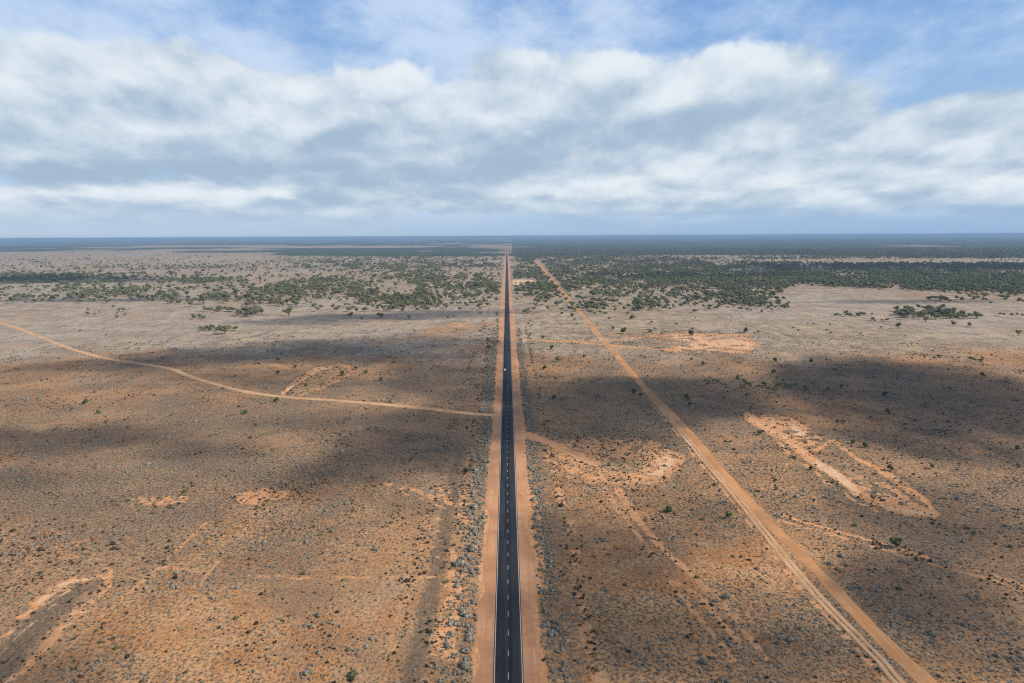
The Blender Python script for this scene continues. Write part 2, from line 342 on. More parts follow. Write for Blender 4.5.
def tree_density(x, y, X, Y):
    """0..1, how closely trees stand"""
    n = fbm(X / 60.0 + 3, Y / 160.0 + 8, 4); n5 = fbm(X / 300.0 + 31, Y / 500.0 + 5, 4); n6 = fbm(X / 500 + 7, Y / 170.0 + 2, 3)
    d = np.zeros(x.shape)
    right = sst(x, 508, 524)
    front = np.interp(x, [520, 560, 640, 700, 780, 800, 900, 1024, 1400], [300, 309, 308, 302, 300, 292, 290, 293, 293])
    front = front + (n5 - 0.5) * 26
    d = np.maximum(d, right * (1 - sst(y, front - 9, front + 3)) * (0.22 + 0.75 * sst(n, .36, .58)) * (0.35 + 0.75 * sst(fbm(X / 30.0 + 3, Y / 80.0 + 5, 3), .36, .56)) * (0.34 + 0.5 * sst(y, 303, 278) + 0.4 * sst(y, 270, 262)))
    # pale pans inside the right woodland
    d = np.maximum(d, 0.75 * right * sst(y, 259, 256) * (0.5 + n)); d *= 1 - 0.97 * np.exp(-ell(x, y, 930, 261.3, 240, 3.0) ** 6)
    d *= 1 - 0.8 * np.exp(-ell(x, y, 720, 256, 110, 1.8) ** 4) - 0.0
    d *= 1 - 0.6 * np.exp(-ell(x, y, 640, 290, 130, 9) ** 4) * sst(n5, .42, .55)
    # left: belts
    L = sst(x, 508, 500)
    lefts = 0.75 * np.exp(-ell(x, y, 420, 262, 130, 10) ** 4) + 0.62 * np.exp(-ell(x, y, 420, 290, 110, 17) ** 6) * (0.45 + 1.8 * (n5 - .35))
    lefts += 0.55 * np.exp(-ell(x, y, 290, 291, 70, 14) ** 6) * (0.5 + 1.5 * (n6 - .4))
    lefts += 0.85 * np.exp(-ell(x, y, 40, 279, 110, 4.5) ** 4) + 0.5 * np.exp(-ell(x, y, 170, 282, 90, 3.5) ** 4)
    lefts += 0.3 * np.exp(-ell(x, y, 240, 268, 200, 3) ** 4) + 0.28 * np.exp(-ell(x, y, 60, 261, 90, 1.5) ** 4) + 0.35 * np.exp(-ell(x, y, 330, 262, 60, 6) ** 4)
    lefts += 0.12 * (1 - sst(y, 300, 305))
    nc_ = fbm(X / 26.0 + 13, Y / 70.0 + 5, 3)
    d = np.maximum(d, L * lefts * (1 - .6 * np.exp(-ell(x, y, 100, 255, 250, 6) ** 4)) * (0.16 + 0.9 * sst(n, 0.38, 0.62)) * (0.22 + 0.7 * sst(nc_, .40, .60)))
    d *= sst(np.abs(X), 12, 20)
    gd = dist_pl(x, y, GRAVEL); d *= sst(gd, 1.6, 4.2)
    d *= sst(np.abs(x - 526) + np.abs(y - 282) * 4, 14, 20)
    return np.clip(d, 0, 1)


# ------------------------------------------------------------------ ground sheet: one fan of quads, finest where the land is near
C = scene.collection
def link_mesh(name, verts, faces, mat, parent=None, smooth=False):
    me = bpy.data.meshes.new(name); me.from_pydata(verts, [], faces); me.update()
    if smooth: me.polygons.foreach_set('use_smooth', [True] * len(me.polygons))
    o = bpy.data.objects.new(name, me); C.objects.link(o)
    if mat: me.materials.append(mat)
    o.parent = parent
    return o

th = np.concatenate([np.radians(np.linspace(80, 36, 60, endpoint=False)), np.radians(np.linspace(36, 1.35, 560, endpoint=False)), np.radians(np.geomspace(1.35, 0.055, 110))])
Dd = CAMH / np.tan(th)
az_f = np.concatenate([np.linspace(-180, -50, 40, endpoint=False), np.linspace(-50, 50, 1000, endpoint=False), np.linspace(50, 180, 40, endpoint=False)])
A, Dg = np.meshgrid(np.radians(az_f), Dd)
GX = Dg * np.sin(A); GY = Dg * np.cos(A)
nr, nc = GX.shape
verts = np.stack([GX.ravel(), GY.ravel(), np.zeros(GX.size)], 1)
verts = np.concatenate([verts, [[0, 0, 0]]])
i = np.arange(nr - 1)[:, None] * nc; j = np.arange(nc)[None, :]; j2 = (j + 1) % nc
quads = np.stack([i + j, i + j2, i + nc + j2, i + nc + j], -1).reshape(-1, 4)[:, ::-1]
me = bpy.data.meshes.new('ground')
tri = np.stack([np.full(nc, nr * nc), (np.arange(nc) + 1) % nc, np.arange(nc)], 1)
loops = np.concatenate([quads.ravel(), tri.ravel()]).astype(np.int32)
starts = np.concatenate([np.arange(len(quads)) * 4, len(quads) * 4 + np.arange(nc) * 3]).astype(np.int32)
me.vertices.add(len(verts)); me.vertices.foreach_set('co', verts.ravel().astype(np.float32))
me.loops.add(len(loops)); me.loops.foreach_set('vertex_index', loops)
me.polygons.add(len(starts)); me.polygons.foreach_set('loop_start', starts)
me.update(calc_edges=True); me.validate()
vx, vy = verts[:, 0], verts[:, 1]
ppx, ppy, ppz = P(vx, vy)
front_ok = (vy > 20)
ppx = np.where(front_ok, ppx, -5000.0); ppy = np.where(front_ok, ppy, 5000.0)
fields = paint(ppx, ppy, vx, vy)
for nm, chans in (('soil_a', fields[0:3]), ('soil_b', (fields[3], fields[4], fields[5])), ('soil_c', (fields[6], fields[6] * 0, fields[6] * 0))):
    at = me.attributes.new(nm, 'FLOAT_COLOR', 'POINT')
    arr = np.ones((len(verts), 4), np.float32)
    for k in range(3): arr[:, k] = chans[k]
    at.data.foreach_set('color', arr.ravel())

gm, t, b = new_mat('dry_plain_soil')
geo = t.add('ShaderNodeNewGeometry'); pos = geo.outputs['Position']
def attr(nm):
    a = t.add('ShaderNodeAttribute', attribute_name=nm); s = t.add('ShaderNodeSeparateColor'); t.l.new(a.outputs['Color'], s.inputs[0]); return s.outputs
fa, fb, fc = attr('soil_a'), attr('soil_b'), attr('soil_c')
nA = t.noise(pos, 1.1, 3, 0.6); nB = t.noise(pos, 0.35, 4, 0.6); nC = t.noise(pos, 0.06, 5, 0.6); nD = t.noise(pos, 0.008, 5, 0.6); nE = t.noise(t.vmul(pos, (1, 0.45, 1)), 0.0016, 5, 0.6)
g2 = t.vmul(pos, (1, 1, 0))
nF = t.noise(pos, 0.75, 5, 0.72)
def amp(n, k=1.0): return t.math('MULTIPLY', t.math('SUBTRACT', n, 0.5), k)
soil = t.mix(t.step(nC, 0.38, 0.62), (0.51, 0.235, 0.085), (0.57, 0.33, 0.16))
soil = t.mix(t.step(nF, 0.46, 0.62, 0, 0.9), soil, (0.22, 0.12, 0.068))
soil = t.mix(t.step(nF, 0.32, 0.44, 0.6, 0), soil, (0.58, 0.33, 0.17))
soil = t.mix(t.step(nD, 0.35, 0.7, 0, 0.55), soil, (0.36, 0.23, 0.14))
grey = t.mix(t.step(nF, 0.35, 0.65), (0.345, 0.23, 0.135), (0.12, 0.076, 0.048))
grey = t.mix(t.step(nD, 0.4, 0.65, 0, .7), grey, (0.28, 0.17, 0.10))
scrubby = t.math('ADD', t.math('ADD', fa[2], amp(nB, 1.4)), amp(nF, 1.3))
sel = t.step(scrubby, 0.25, 0.85, 0.05, 0.95)
col = t.mix(sel, soil, grey)
# straw coloured grass plain beyond
strawc = t.mix(t.step(nC, 0.35, 0.65), (0.56, 0.44, 0.30), (0.34, 0.255, 0.20))
strawc = t.mix(t.step(nE, 0.42, 0.62, 0, .8), strawc, (0.50, 0.42, 0.35))
strawc = t.mix(t.step(nB, 0.5, 0.66, 0, 0.7), strawc, (0.15, 0.12, 0.095))
sw = t.step(t.math('ADD', t.math('ADD', fb[1], amp(nD, 1.5)), amp(nC, 0.8)), 0.15, 1.0)
col = t.mix(sw, col, strawc)
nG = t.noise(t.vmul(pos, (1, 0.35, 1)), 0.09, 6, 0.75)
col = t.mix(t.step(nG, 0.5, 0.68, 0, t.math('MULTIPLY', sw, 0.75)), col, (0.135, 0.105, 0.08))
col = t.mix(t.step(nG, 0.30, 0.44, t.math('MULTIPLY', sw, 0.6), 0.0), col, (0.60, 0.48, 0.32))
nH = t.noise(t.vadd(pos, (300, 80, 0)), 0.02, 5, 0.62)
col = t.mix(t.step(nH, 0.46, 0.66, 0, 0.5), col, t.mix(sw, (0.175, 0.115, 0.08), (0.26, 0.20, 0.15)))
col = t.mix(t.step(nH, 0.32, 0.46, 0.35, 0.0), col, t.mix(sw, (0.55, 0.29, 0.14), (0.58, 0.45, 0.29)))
# ground-hugging tufts too small to stand up as shrubs: pale grey ones and dark ones
def tufts(scale, thr, seed, r0, r1):
    v = t.add('ShaderNodeTexVoronoi', voronoi_dimensions='2D'); t.put(v.inputs['Vector'], t.vadd(pos, (seed, seed * 2, 0))); v.inputs['Scale'].default_value = scale
    sc_ = t.add('ShaderNodeSeparateColor'); t.l.new(v.outputs['Color'], sc_.inputs[0])
    on = t.step(sc_.outputs[0], thr, thr + 0.1)
    dd_ = t.math('ADD', v.outputs['Distance'], amp(nA, 0.3))
    return t.math('MULTIPLY', t.step(dd_, r0, r1, 1.0, 0.0), on), sc_.outputs[1]
dens_t = t.step(scrubby, 0.05, 0.75, 0.35, 1.0)
tfd, rv = tufts(0.62, 0.25, 3.1, 0.20, 0.36)
col = t.mix(t.math('MULTIPLY', tfd, dens_t), col, t.mix(rv, (0.085, 0.066, 0.05), (0.15, 0.12, 0.085)))
tfp, rv = tufts(0.74, 0.40, 9.4, 0.18, 0.34)
col = t.mix(t.math('MULTIPLY', tfp, dens_t), col, t.mix(rv, (0.36, 0.325, 0.275), (0.25, 0.215, 0.165)))
tuft = t.math('MAXIMUM', tfd, tfp)
# dark litter strips and cuttings
darkc = t.mix(t.step(nF, 0.35, 0.65), (0.11, 0.078, 0.055), (0.24, 0.175, 0.12))
dsel = t.math('ADD', t.math('ADD', fb[0], amp(nF, 1.6)), amp(nB, 1.6))
col = t.mix(t.math('MULTIPLY', t.step(dsel, 0.12, 0.8), t.step(fb[0], 0.03, 0.45, 0, 0.93)), col, darkc)
# exposed orange soil and pale sand
oc = t.mix(t.step(nB, 0.35, 0.65), (0.57, 0.265, 0.115), (0.64, 0.365, 0.20))
bsel = t.math('ADD', t.math('ADD', fa[0], amp(nF, 1.3)), amp(nB, 0.7))
col = t.mix(t.math('MULTIPLY', t.step(bsel, 0.22, 0.75), t.step(fa[0], 0.02, 0.55)), col, oc)
pc_ = t.mix(t.step(nB, 0.35, 0.65), (0.70, 0.48, 0.31), (0.64, 0.40, 0.24))
psel = t.math('ADD', t.math('ADD', fa[1], amp(nF, 0.9)), amp(nB, 0.5))
col = t.mix(t.math('MULTIPLY', t.step(psel, 0.25, 0.72), t.step(fa[1], 0.02, 0.5)), col, pc_)
col = t.mix(t.math('MULTIPLY', fc[0], t.step(nF, .35, .6, .9, .5)), col, (0.25, 0.21, 0.125))
# woodland floor and distant canopy
wc = t.mix(t.step(nD, 0.35, 0.65), (0.040, 0.058, 0.035), (0.070, 0.080, 0.048))
wsel = t.math('ADD', t.math('ADD', fb[2], amp(nE, 0.9)), amp(nD, 0.7))
col = t.mix(t.math('MULTIPLY', t.step(wsel, 0.2, 0.7), t.step(fb[2], 0.0, 0.3)), col, wc)
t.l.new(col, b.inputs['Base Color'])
bp = t.add('ShaderNodeBump'); bp.inputs['Strength'].default_value = 0.6; bp.inputs['Distance'].default_value = 0.25
t.put(bp.inputs['Height'], t.math('ADD', t.math('MULTIPLY', nA, 0.8), t.math('MULTIPLY', tuft, 0.7))); t.l.new(bp.outputs[0], b.inputs['Normal'])
b.inputs['Specular IOR Level'].default_value = 0.05
me.materials.append(gm)
ground = bpy.data.objects.new('ground', me); C.objects.link(ground); ground['kind'] = 'structure'


# ------------------------------------------------------------------ roads
def catmull(pts, n=8):
    out = []; P_ = [pts[0]] + list(pts) + [pts[-1]]
    for a, b_, c, d in zip(P_[:-3], P_[1:-2], P_[2:-1], P_[3:]):
        for k in range(n):
            u = k / n
            out.append(tuple(0.5 * ((2 * b_[q]) + (c[q] - a[q]) * u + (2 * a[q] - 5 * b_[q] + 4 * c[q] - d[q]) * u * u + (3 * b_[q] - a[q] - 3 * c[q] + d[q]) * u ** 3) for q in (0, 1)))
    out.append(tuple(pts[-1])); return out

def ribbon(name, pts, wl, wr, z, mat, rag=0.0, crown=0.0, rs=9.0, step=None, edge=None):
    """a strip of earth with a level top and slumped edges; wl, wr: metres to the left / right of the centre line"""
    pts = [Vector((p[0], p[1])) for p in pts]
    rows = []; s = 0.0
    res = [pts[0]]
    for a, b_ in zip(pts[:-1], pts[1:]):
        L = (b_ - a).length; st = step or max(1.2, a.length / 220)
        k = max(1, int(L / st))
        for q in range(1, k + 1): res.append(a.lerp(b_, q / k))
    V_, F_ = [], []
    for q, p in enumerate(res):
        a = res[max(q - 1, 0)]; c = res[min(q + 1, len(res) - 1)]
        d = (c - a).normalized(); nrm = Vector((-d.y, d.x))          # left of travel
        if q: s += (p - res[q - 1]).length
        f = 1.0
        l = (wl(p) if callable(wl) else wl); r = (wr(p) if callable(wr) else wr)
        jl = rag * (fbm(np.array([s / rs]), np.array([3.7]), 4)[0] - 0.5) * 2; jr = rag * (fbm(np.array([s / rs + 40]), np.array([8.7]), 4)[0] - 0.5) * 2
        e = edge if edge is not None else 0.35
        for off, zz in ((l + jl + e, 0.0), (l + jl, z), (0.0 if l > 0 > -r else (l - r) / 2, z + crown), (-(r + jr), z), (-(r + jr) - e, 0.0)):
            V_.append((p.x + nrm.x * off, p.y + nrm.y * off, zz))
        if q:
            o = len(V_) - 10
            for k in range(4): F_.append((o + k, o + k + 1, o + 6 + k, o + 5 + k)[::-1])
    return link_mesh(name, V_, F_, mat)

# loose gravel
def gravel_mat(name, c1, c2, cdark):
    m, t, b = new_mat(name)
    g = t.add('ShaderNodeNewGeometry').outputs['Position']
    n1 = t.noise(g, 1.4, 4, 0.6); n2 = t.noise(g, 0.12, 4, 0.6); n3 = t.noise(t.vmul(g, (2.2, 0.05, 1)), 0.5, 4, 0.6)
    c = t.mix(t.step(n2, 0.3, 0.7), c1, c2); c = t.mix(t.step(n1, 0.45, 0.75, 0, 0.45), c, cdark)
    c = t.mix(t.step(n3, 0.42, 0.62, 0, 0.42), c, cdark); c = t.mix(t.step(t.noise(g, 0.06, 5, .65), .44, .60, 0, .8), c, cdark)
    t.l.new(c, b.inputs['Base Color'])
    bp = t.add('ShaderNodeBump'); bp.inputs['Distance'].default_value = 0.06; bp.inputs['Strength'].default_value = 0.5
    t.put(bp.inputs['Height'], n1); t.l.new(bp.outputs[0], b.inputs['Normal'])
    return m
M_sh = gravel_mat('shoulder_gravel', (0.57, 0.29, 0.145), (0.64, 0.37, 0.21), (0.42, 0.205, 0.11))
M_gr = gravel_mat('orange_road_gravel', (0.57, 0.275, 0.115), (0.63, 0.355, 0.175), (0.42, 0.20, 0.09))
M_tr = gravel_mat('track_sand', (0.64, 0.42, 0.26), (0.58, 0.35, 0.19), (0.48, 0.28, 0.15))

FARY = 60000.0
ys = [-300, 0, 150, 220, 300, 420, 600, 900, 1400, 2500, 5000, 12000, FARY]
line_pts = [(0, y) for y in ys]
shL = ribbon('gravel_shoulder', [(-6.6, y) for y in ys ], lambda p: 2.3 + min(1.3, max(0, p.y - 200) / 320) , 2.55, 0.012, M_sh, rag=2.6, rs=20, edge=0.3); shL['kind'] = 'structure'
shR = ribbon('gravel_shoulder', [(6.6, y) for y in ys ], 2.55, lambda p: 2.2 , 0.012, M_sh, rag=2.4, rs=16, edge=0.3); shR['kind'] = 'structure'

am, t, b = new_mat('asphalt')
g = t.add('ShaderNodeNewGeometry').outputs['Position']; s3 = t.add('ShaderNodeSeparateXYZ'); t.l.new(g, s3.inputs[0])
n1 = t.noise(g, 3.0, 3, 0.6); n2 = t.noise(t.vmul(g, (1, 0.03, 1)), 0.9, 4, 0.6)
lane = t.step(s3.outputs[0], 0.9, 1.5)
wheel = t.math('MULTIPLY', t.step(t.math('ABSOLUTE', t.math('SUBTRACT', t.math('ABSOLUTE', s3.outputs[0]), 2.2)), 0.3, 1.1, 1, 0), 1.0)
c = t.mix(lane, (0.016, 0.020, 0.030), (0.036, 0.037, 0.042))
c = t.mix(t.math('MULTIPLY', wheel, 0.5), c, (0.034, 0.037, 0.046))
c = t.mix(t.step(n2, 0.4, 0.65, 0, 0.45), c, (0.022, 0.026, 0.036)); c = t.mix(t.step(n1, 0.4, 0.8, 0, 0.3), c, (0.05, 0.05, 0.055))
t.l.new(c, b.inputs['Base Color']); edge_d = t.step(t.math('ABSOLUTE', s3.outputs[0]), 3.2, 4.2)
c = t.mix(t.math('MULTIPLY', edge_d, t.step(n2, 0.35, 0.6, 0.1, 0.7)), c, (0.16, 0.10, 0.07))
c = t.mix(t.step(t.noise(t.vmul(g, (0.6, 0.02, 1)), 0.6, 3, .6), .5, .62, 0, .45), c, (0.062, 0.06, 0.062))
t.l.new(c, b.inputs['Base Color']); b.inputs['Roughness'].default_value = 0.85; b.inputs['Specular IOR Level'].default_value = 0.08
road = ribbon('highway', [(0, y) for y in ys], 4.15, 4.15, 0.06, am, rag=0.06, crown=0.05, rs=2.0, edge=0.12); road['kind'] = 'structure'

lm, t, b = new_mat('road_paint')
g = t.add('ShaderNodeNewGeometry').outputs['Position']
t.l.new(t.mix(t.step(t.noise(g, 1.3, 4, 0.7), 0.45, 0.7, 0, 0.6), (0.62, 0.63, 0.63), (0.30, 0.29, 0.28)), b.inputs['Base Color'])
def rz(x): return 0.06 + 0.05 * (1 - abs(x) / 4.15) + 0.006
V_, F_ = [], []
def strip(x0, x1, y0, y1):
    o = len(V_); V_.extend([(x0, y0, rz(x0)), (x1, y0, rz(x1)), (x1, y1, rz(x1)), (x0, y1, rz(x0))]); F_.append((o, o + 1, o + 2, o + 3))
for xx in (-3.95, 3.78): strip(xx, xx + 0.17, -300, 12000)
for k in range(-20, 330): strip(-0.07, 0.07, k * 10.4 + 4.2, k * 10.4 + 7.2)
pm = link_mesh('road_markings', V_, F_, lm); pm['kind'] = 'structure'

gp = catmull([G(*p) for p in GRAVEL], 8)
gr = ribbon('gravel_road', gp, lambda p: 2.15 + max(0, (p.y - 600)) / 600, lambda p: 2.15 + max(0, (p.y - 600)) / 600, 0.05, M_gr, rag=1.1, crown=0.03, rs=12); gr['kind'] = 'structure'
lt = ribbon('dirt_track', catmull([G(*p) for p in LEFT_TRACK], 8), 2.3, 2.3, 0.02, M_tr, rag=1.1, rs=22, crown=-0.01); lt['kind'] = 'structure'
rp = catmull([G(*p) for p in RUTS], 8)
def offset(pts, d):
    out = []
    for k, p in enumerate(pts):
        a = Vector(pts[max(k - 1, 0)]); c = Vector(pts[min(k + 1, len(pts) - 1)]); v = (c - a).normalized(); out.append((p[0] - v.y * d, p[1] + v.x * d))
    return out
for d_ in (-1.0, 1.0):
    w = ribbon('wheel_track', offset(rp, d_), 0.42, 0.42, 0.01, M_tr, rag=0.45, rs=7, edge=0.2); w['kind'] = 'structure'
pt = ribbon('dirt_track', catmull([G(*p) for p in PIT_TRACK], 8), 2.6, 2.6, 0.02, M_sh, rag=1.2, rs=9); pt['kind'] = 'structure'


# ------------------------------------------------------------------ plants
def leaf_mat(name, c1, c2, c3=None):
    m, t, b = new_mat(name)
    oi = t.add('ShaderNodeObjectInfo').outputs['Random']; g = t.add('ShaderNodeTexCoord').outputs['Object']
    c = t.mix(oi, c1, c2)
    c = t.mix(t.step(t.noise(g, 0.9, 3, 0.6), 0.35, 0.7, 0, 0.8), c, c3 or c2)
    t.l.new(c, b.inputs['Base Color']); b.inputs['Roughness'].default_value = 0.85
    return m
M_salt = leaf_mat('saltbush_leaf', (0.25, 0.225, 0.18), (0.15, 0.13, 0.09), (0.34, 0.31, 0.265))
M_darks = leaf_mat('dark_shrub_twigs', (0.035, 0.024, 0.016), (0.055, 0.042, 0.026), (0.065, 0.056, 0.036))
M_olive = leaf_mat('olive_shrub_leaf', (0.10, 0.105, 0.05), (0.14, 0.13, 0.07), (0.085, 0.10, 0.04))
M_green = leaf_mat('green_bush_leaf', (0.040, 0.075, 0.018), (0.055, 0.070, 0.024), (0.075, 0.105, 0.030))
M_mall = leaf_mat('mallee_leaf', (0.080, 0.098, 0.040), (0.125, 0.132, 0.066), (0.18, 0.18, 0.09))
bm_, t, b = new_mat('bark')
t.l.new(t.mix(t.noise(t.add('ShaderNodeTexCoord').outputs['Object'], 3.0, 4, 0.6), (0.16, 0.12, 0.09), (0.30, 0.25, 0.20)), b.inputs['Base Color'])

def leaf_cloud(rs, centres, nleaf, size, flat=0.6):
    """leaf-sized quads scattered through lobes: centres = [(x, y, z, rx, rz, weight)]"""
    V_, F_ = [], []
    w = np.array([c[5] for c in centres], float); w /= w.sum()
    for _ in range(nleaf):
        c = centres[rs.choice(len(centres), p=w)]
        d = rs.normal(size=3); d /= np.linalg.norm(d); r = rs.random() ** 0.45
        p = np.array([c[0] + d[0] * c[3] * r, c[1] + d[1] * c[3] * r, c[2] + d[2] * c[4] * r])
        if p[2] < 0.03: p[2] = 0.03 + 0.05 * rs.random()
        nrm = d * 0.8 + rs.normal(size=3) * 0.6 + np.array([0, 0, 0.5]); nrm /= np.linalg.norm(nrm)
        u = np.cross(nrm, rs.normal(size=3)); u /= np.linalg.norm(u); v = np.cross(nrm, u)
        s = size * (0.6 + 0.8 * rs.random()); o = len(V_)
        V_ += [tuple(p + u * s), tuple(p + v * s * flat), tuple(p - u * s), tuple(p - v * s * flat)]
        F_.append((o, o + 1, o + 2, o + 3))
    return V_, F_
def lumpy(rs, centres, k=0.72):
    """a rough dark heart for each lobe so crowns are not see-through in the middle"""
    V_, F_ = [], []
    for c in centres:
        bmx = bmesh.new(); bmesh.ops.create_icosphere(bmx, subdivisions=2, radius=1.0)
        o = len(V_)
        for v in bmx.verts:
            q = k * (0.75 + 0.5 * rs.random()); V_.append((c[0] + v.co.x * c[3] * q, c[1] + v.co.y * c[3] * q, max(0.01, c[2] + v.co.z * c[4] * q)))
        for f in bmx.faces: F_.append(tuple(o + v.index for v in f.verts))
        bmx.free()
    return V_, F_
def join(*vf):
    V_, F_ = [], []
    for v, f in vf:
        o = len(V_); V_ += v; F_ += [tuple(q + o for q in x) for x in f]
    return V_, F_
def mesh_of(name, vf, mat):
    me = bpy.data.meshes.new(name); me.from_pydata(vf[0], [], vf[1]); me.update(); me.materials.append(mat); return me

def tube(pts, rad, n=6):
    V_, F_ = [], []
    for k, (p, r) in enumerate(zip(pts, rad)):
        for q in range(n):
            a = 2 * math.pi * q / n; V_.append((p[0] + r * math.cos(a), p[1] + r * math.sin(a), p[2]))
        if k:
            o = (k - 1) * n
            for q in range(n): F_.append((o + q, o + (q + 1) % n, o + n + (q + 1) % n, o + n + q))
    return V_, F_

def shrub_meshes(name, mat, n, dense, seeds=4, tall=0.55):
    out = []
    for s in range(seeds):
        rs = np.random.default_rng(100 + s + len(name) * 13)
        cs = [(0, 0, 0.18, 0.34, tall * 0.55, 3)]
        for _ in range(dense):
            a = rs.random() * 6.28; r = 0.12 + 0.24 * rs.random(); q = 0.13 + 0.13 * rs.random()
            cs.append((r * math.cos(a), r * math.sin(a), q * 0.75, q, q * 0.95 * tall * 1.5, 1))
        out.append(mesh_of(name, join(lumpy(rs, cs, 0.8), leaf_cloud(rs, cs, n, 0.065)), mat))
    return out
salt_me = shrub_meshes('saltbush', M_salt, 170, 4)
olive_me = shrub_meshes('olive_shrub', M_olive, 150, 4, tall=0.55)
dark_me = shrub_meshes('dark_shrub', M_darks, 130, 4, tall=0.6)

def tree_parts(seed, mat, h=1.0, wide=0.9, bushy=False):
    """unit-height tree: forked trunk and umbrella crown of leaf clumps"""
    rs = np.random.default_rng(seed); cs = []; tv = []
    base = 0.15 if bushy else 0.26
    nl = 7 if bushy else 8
    for k in range(nl):
        a = 6.28 * k / nl + rs.random(); r = wide * (0.10 + (0.20 if bushy else 0.30) * rs.random()) * (0.6 if k % 3 == 0 else 1)
        zc = base + (0.9 - base) * (0.35 + 0.6 * rs.random()) - 0.10 * r
        q = wide * (0.17 + 0.10 * rs.random())
        cs.append((r * math.cos(a), r * math.sin(a), zc, q, q * (0.75 if not bushy else 0.95), q * q))
        if not bushy or k < 3:
            tv.append(tube([(0.02 * math.cos(a), 0.02 * math.sin(a), 0), (r * 0.35 * math.cos(a), r * 0.35 * math.sin(a), zc * 0.45), (r * 0.9 * math.cos(a), r * 0.9 * math.sin(a), zc)], [0.022, 0.015, 0.006], 5))
    crown = mesh_of('crown', join(lumpy(rs, cs, 0.92 if bushy else 0.66), leaf_cloud(rs, cs, 340, 0.05)), mat)
    trunk = mesh_of('trunk', join(tube([(0, 0, 0), (0.01, 0.0, 0.12), (0.0, 0.015, 0.25)], [0.035, 0.027, 0.02], 7), *tv), bm_)
    return crown, trunk
mall = [tree_parts(200 + s, M_mall, wide=w_) for s, w_ in enumerate((1.0, 1.25, 1.1, 0.85, 1.4))]
gbush = [tree_parts(300 + s, M_green, wide=w_, bushy=True) for s, w_ in enumerate((1.1, 1.3, 1.2))]

def plain_xy(n, D0, D1, az=44):
    """uniform over the ground of a fan"""
    D = np.sqrt(D0 ** 2 + (D1 ** 2 - D0 ** 2) * rng.random(n)); a = np.radians((rng.random(n) * 2 - 1) * az)
    return D * np.sin(a), D * np.cos(a)

# --- shrubs of the near plain
sx, sy = plain_xy(400000, 120, 900)
x_, y_, z_ = P(sx, sy); f_ = paint(x_, y_, sx, sy)
onroad = (np.abs(sx) < 9.9 + 0 * sx) | (dist_pl(x_, y_, GRAVEL) < 3.3 * 2.2 * FPX / np.hypot(sy, 120) / 2.4 + .5) | (dist_pl(x_, y_, LEFT_TRACK) < 1.6) | (dist_pl(x_, y_, RUTS) < 1.7 * FPX / np.hypot(sy, 120)) | (dist_pl(x_, y_, PIT_TRACK) < 3.2)
clump = fbm(sx / 7.0 + 90, sy / 7.0, 3); cl2 = fbm(sx / 30.0 + 12, sy / 30.0 + 60, 3)
verge = np.exp(-((np.abs(sx + 14.5)) / 4.5) ** 4) + np.exp(-((np.abs(sx - 14)) / 3.0) ** 4)
psalt = (0.16 + 0.62 * f_[2]) * (0.12 + 1.5 * sst(clump, 0.42, 0.66)) * (0.35 + 1.1 * sst(cl2, .36, .62)) * (1 - 0.93 * np.clip(f_[0] * 1.2, 0, 1)) * (1 - f_[1]) * (1 - 0.75 * f_[3]) + 1.7 * verge
psalt *= np.interp(np.hypot(sx, sy), [160, 300, 620, 900], [1.6, 1.2, 0.5, 0.12])
salt = (~onroad) & (rng.random(len(sx)) < psalt * 0.72)
# dark shrubs gather round bare scars and in clumps
edge_b = np.exp(-((f_[0] - 0.4) / 0.33) ** 2) * (f_[0] > 0.02)
dl = np.exp(-((np.abs(sx + 21)) / 3.2) ** 2) + np.exp(-((np.abs(sx + 34)) / 2.6) ** 2) * .6 + np.exp(-((np.abs(sx - 24.5)) / 1.6) ** 2) * 1.2
c3 = fbm(sx / 12.0 + 190, sy / 12.0, 3)
pdark = 0.05 * sst(clump, 0.5, 0.6) + 0.20 * edge_b + 1.1 * dl * sst(clump, 0.38, 0.6) + 0.30 * sst(c3, 0.62, 0.72)
for (cx, cy, rx, ry, k) in ((250, 650, 30, 28, .35), (320, 645, 26, 34, .35), (40, 560, 90, 40, .2), (270, 490, 60, 16, .35), (215, 530, 60, 20, .1), (620, 460, 60, 24, .25), (110, 610, 60, 40, .12)):
    pdark = pdark + k * np.exp(-ell(x_, y_, cx, cy, rx, ry) ** 2)
darkm = (~onroad) & (~salt) & (f_[1] < 0.6) & (rng.random(len(sx)) < pdark * 0.95)
olive = (~onroad) & (~salt) & (~darkm) & (f_[1] < .6) & (rng.random(len(sx)) < (0.42 * verge + 0.035 + 0.06 * edge_b + 0.05 * sst(c3, .5, .7)) * np.interp(np.hypot(sx, sy), [160, 500, 900], [1, .7, .35]))
def size_of(n, m, s): return np.clip(m * np.exp(rng.normal(size=n) * s), 0.35, 3.4)

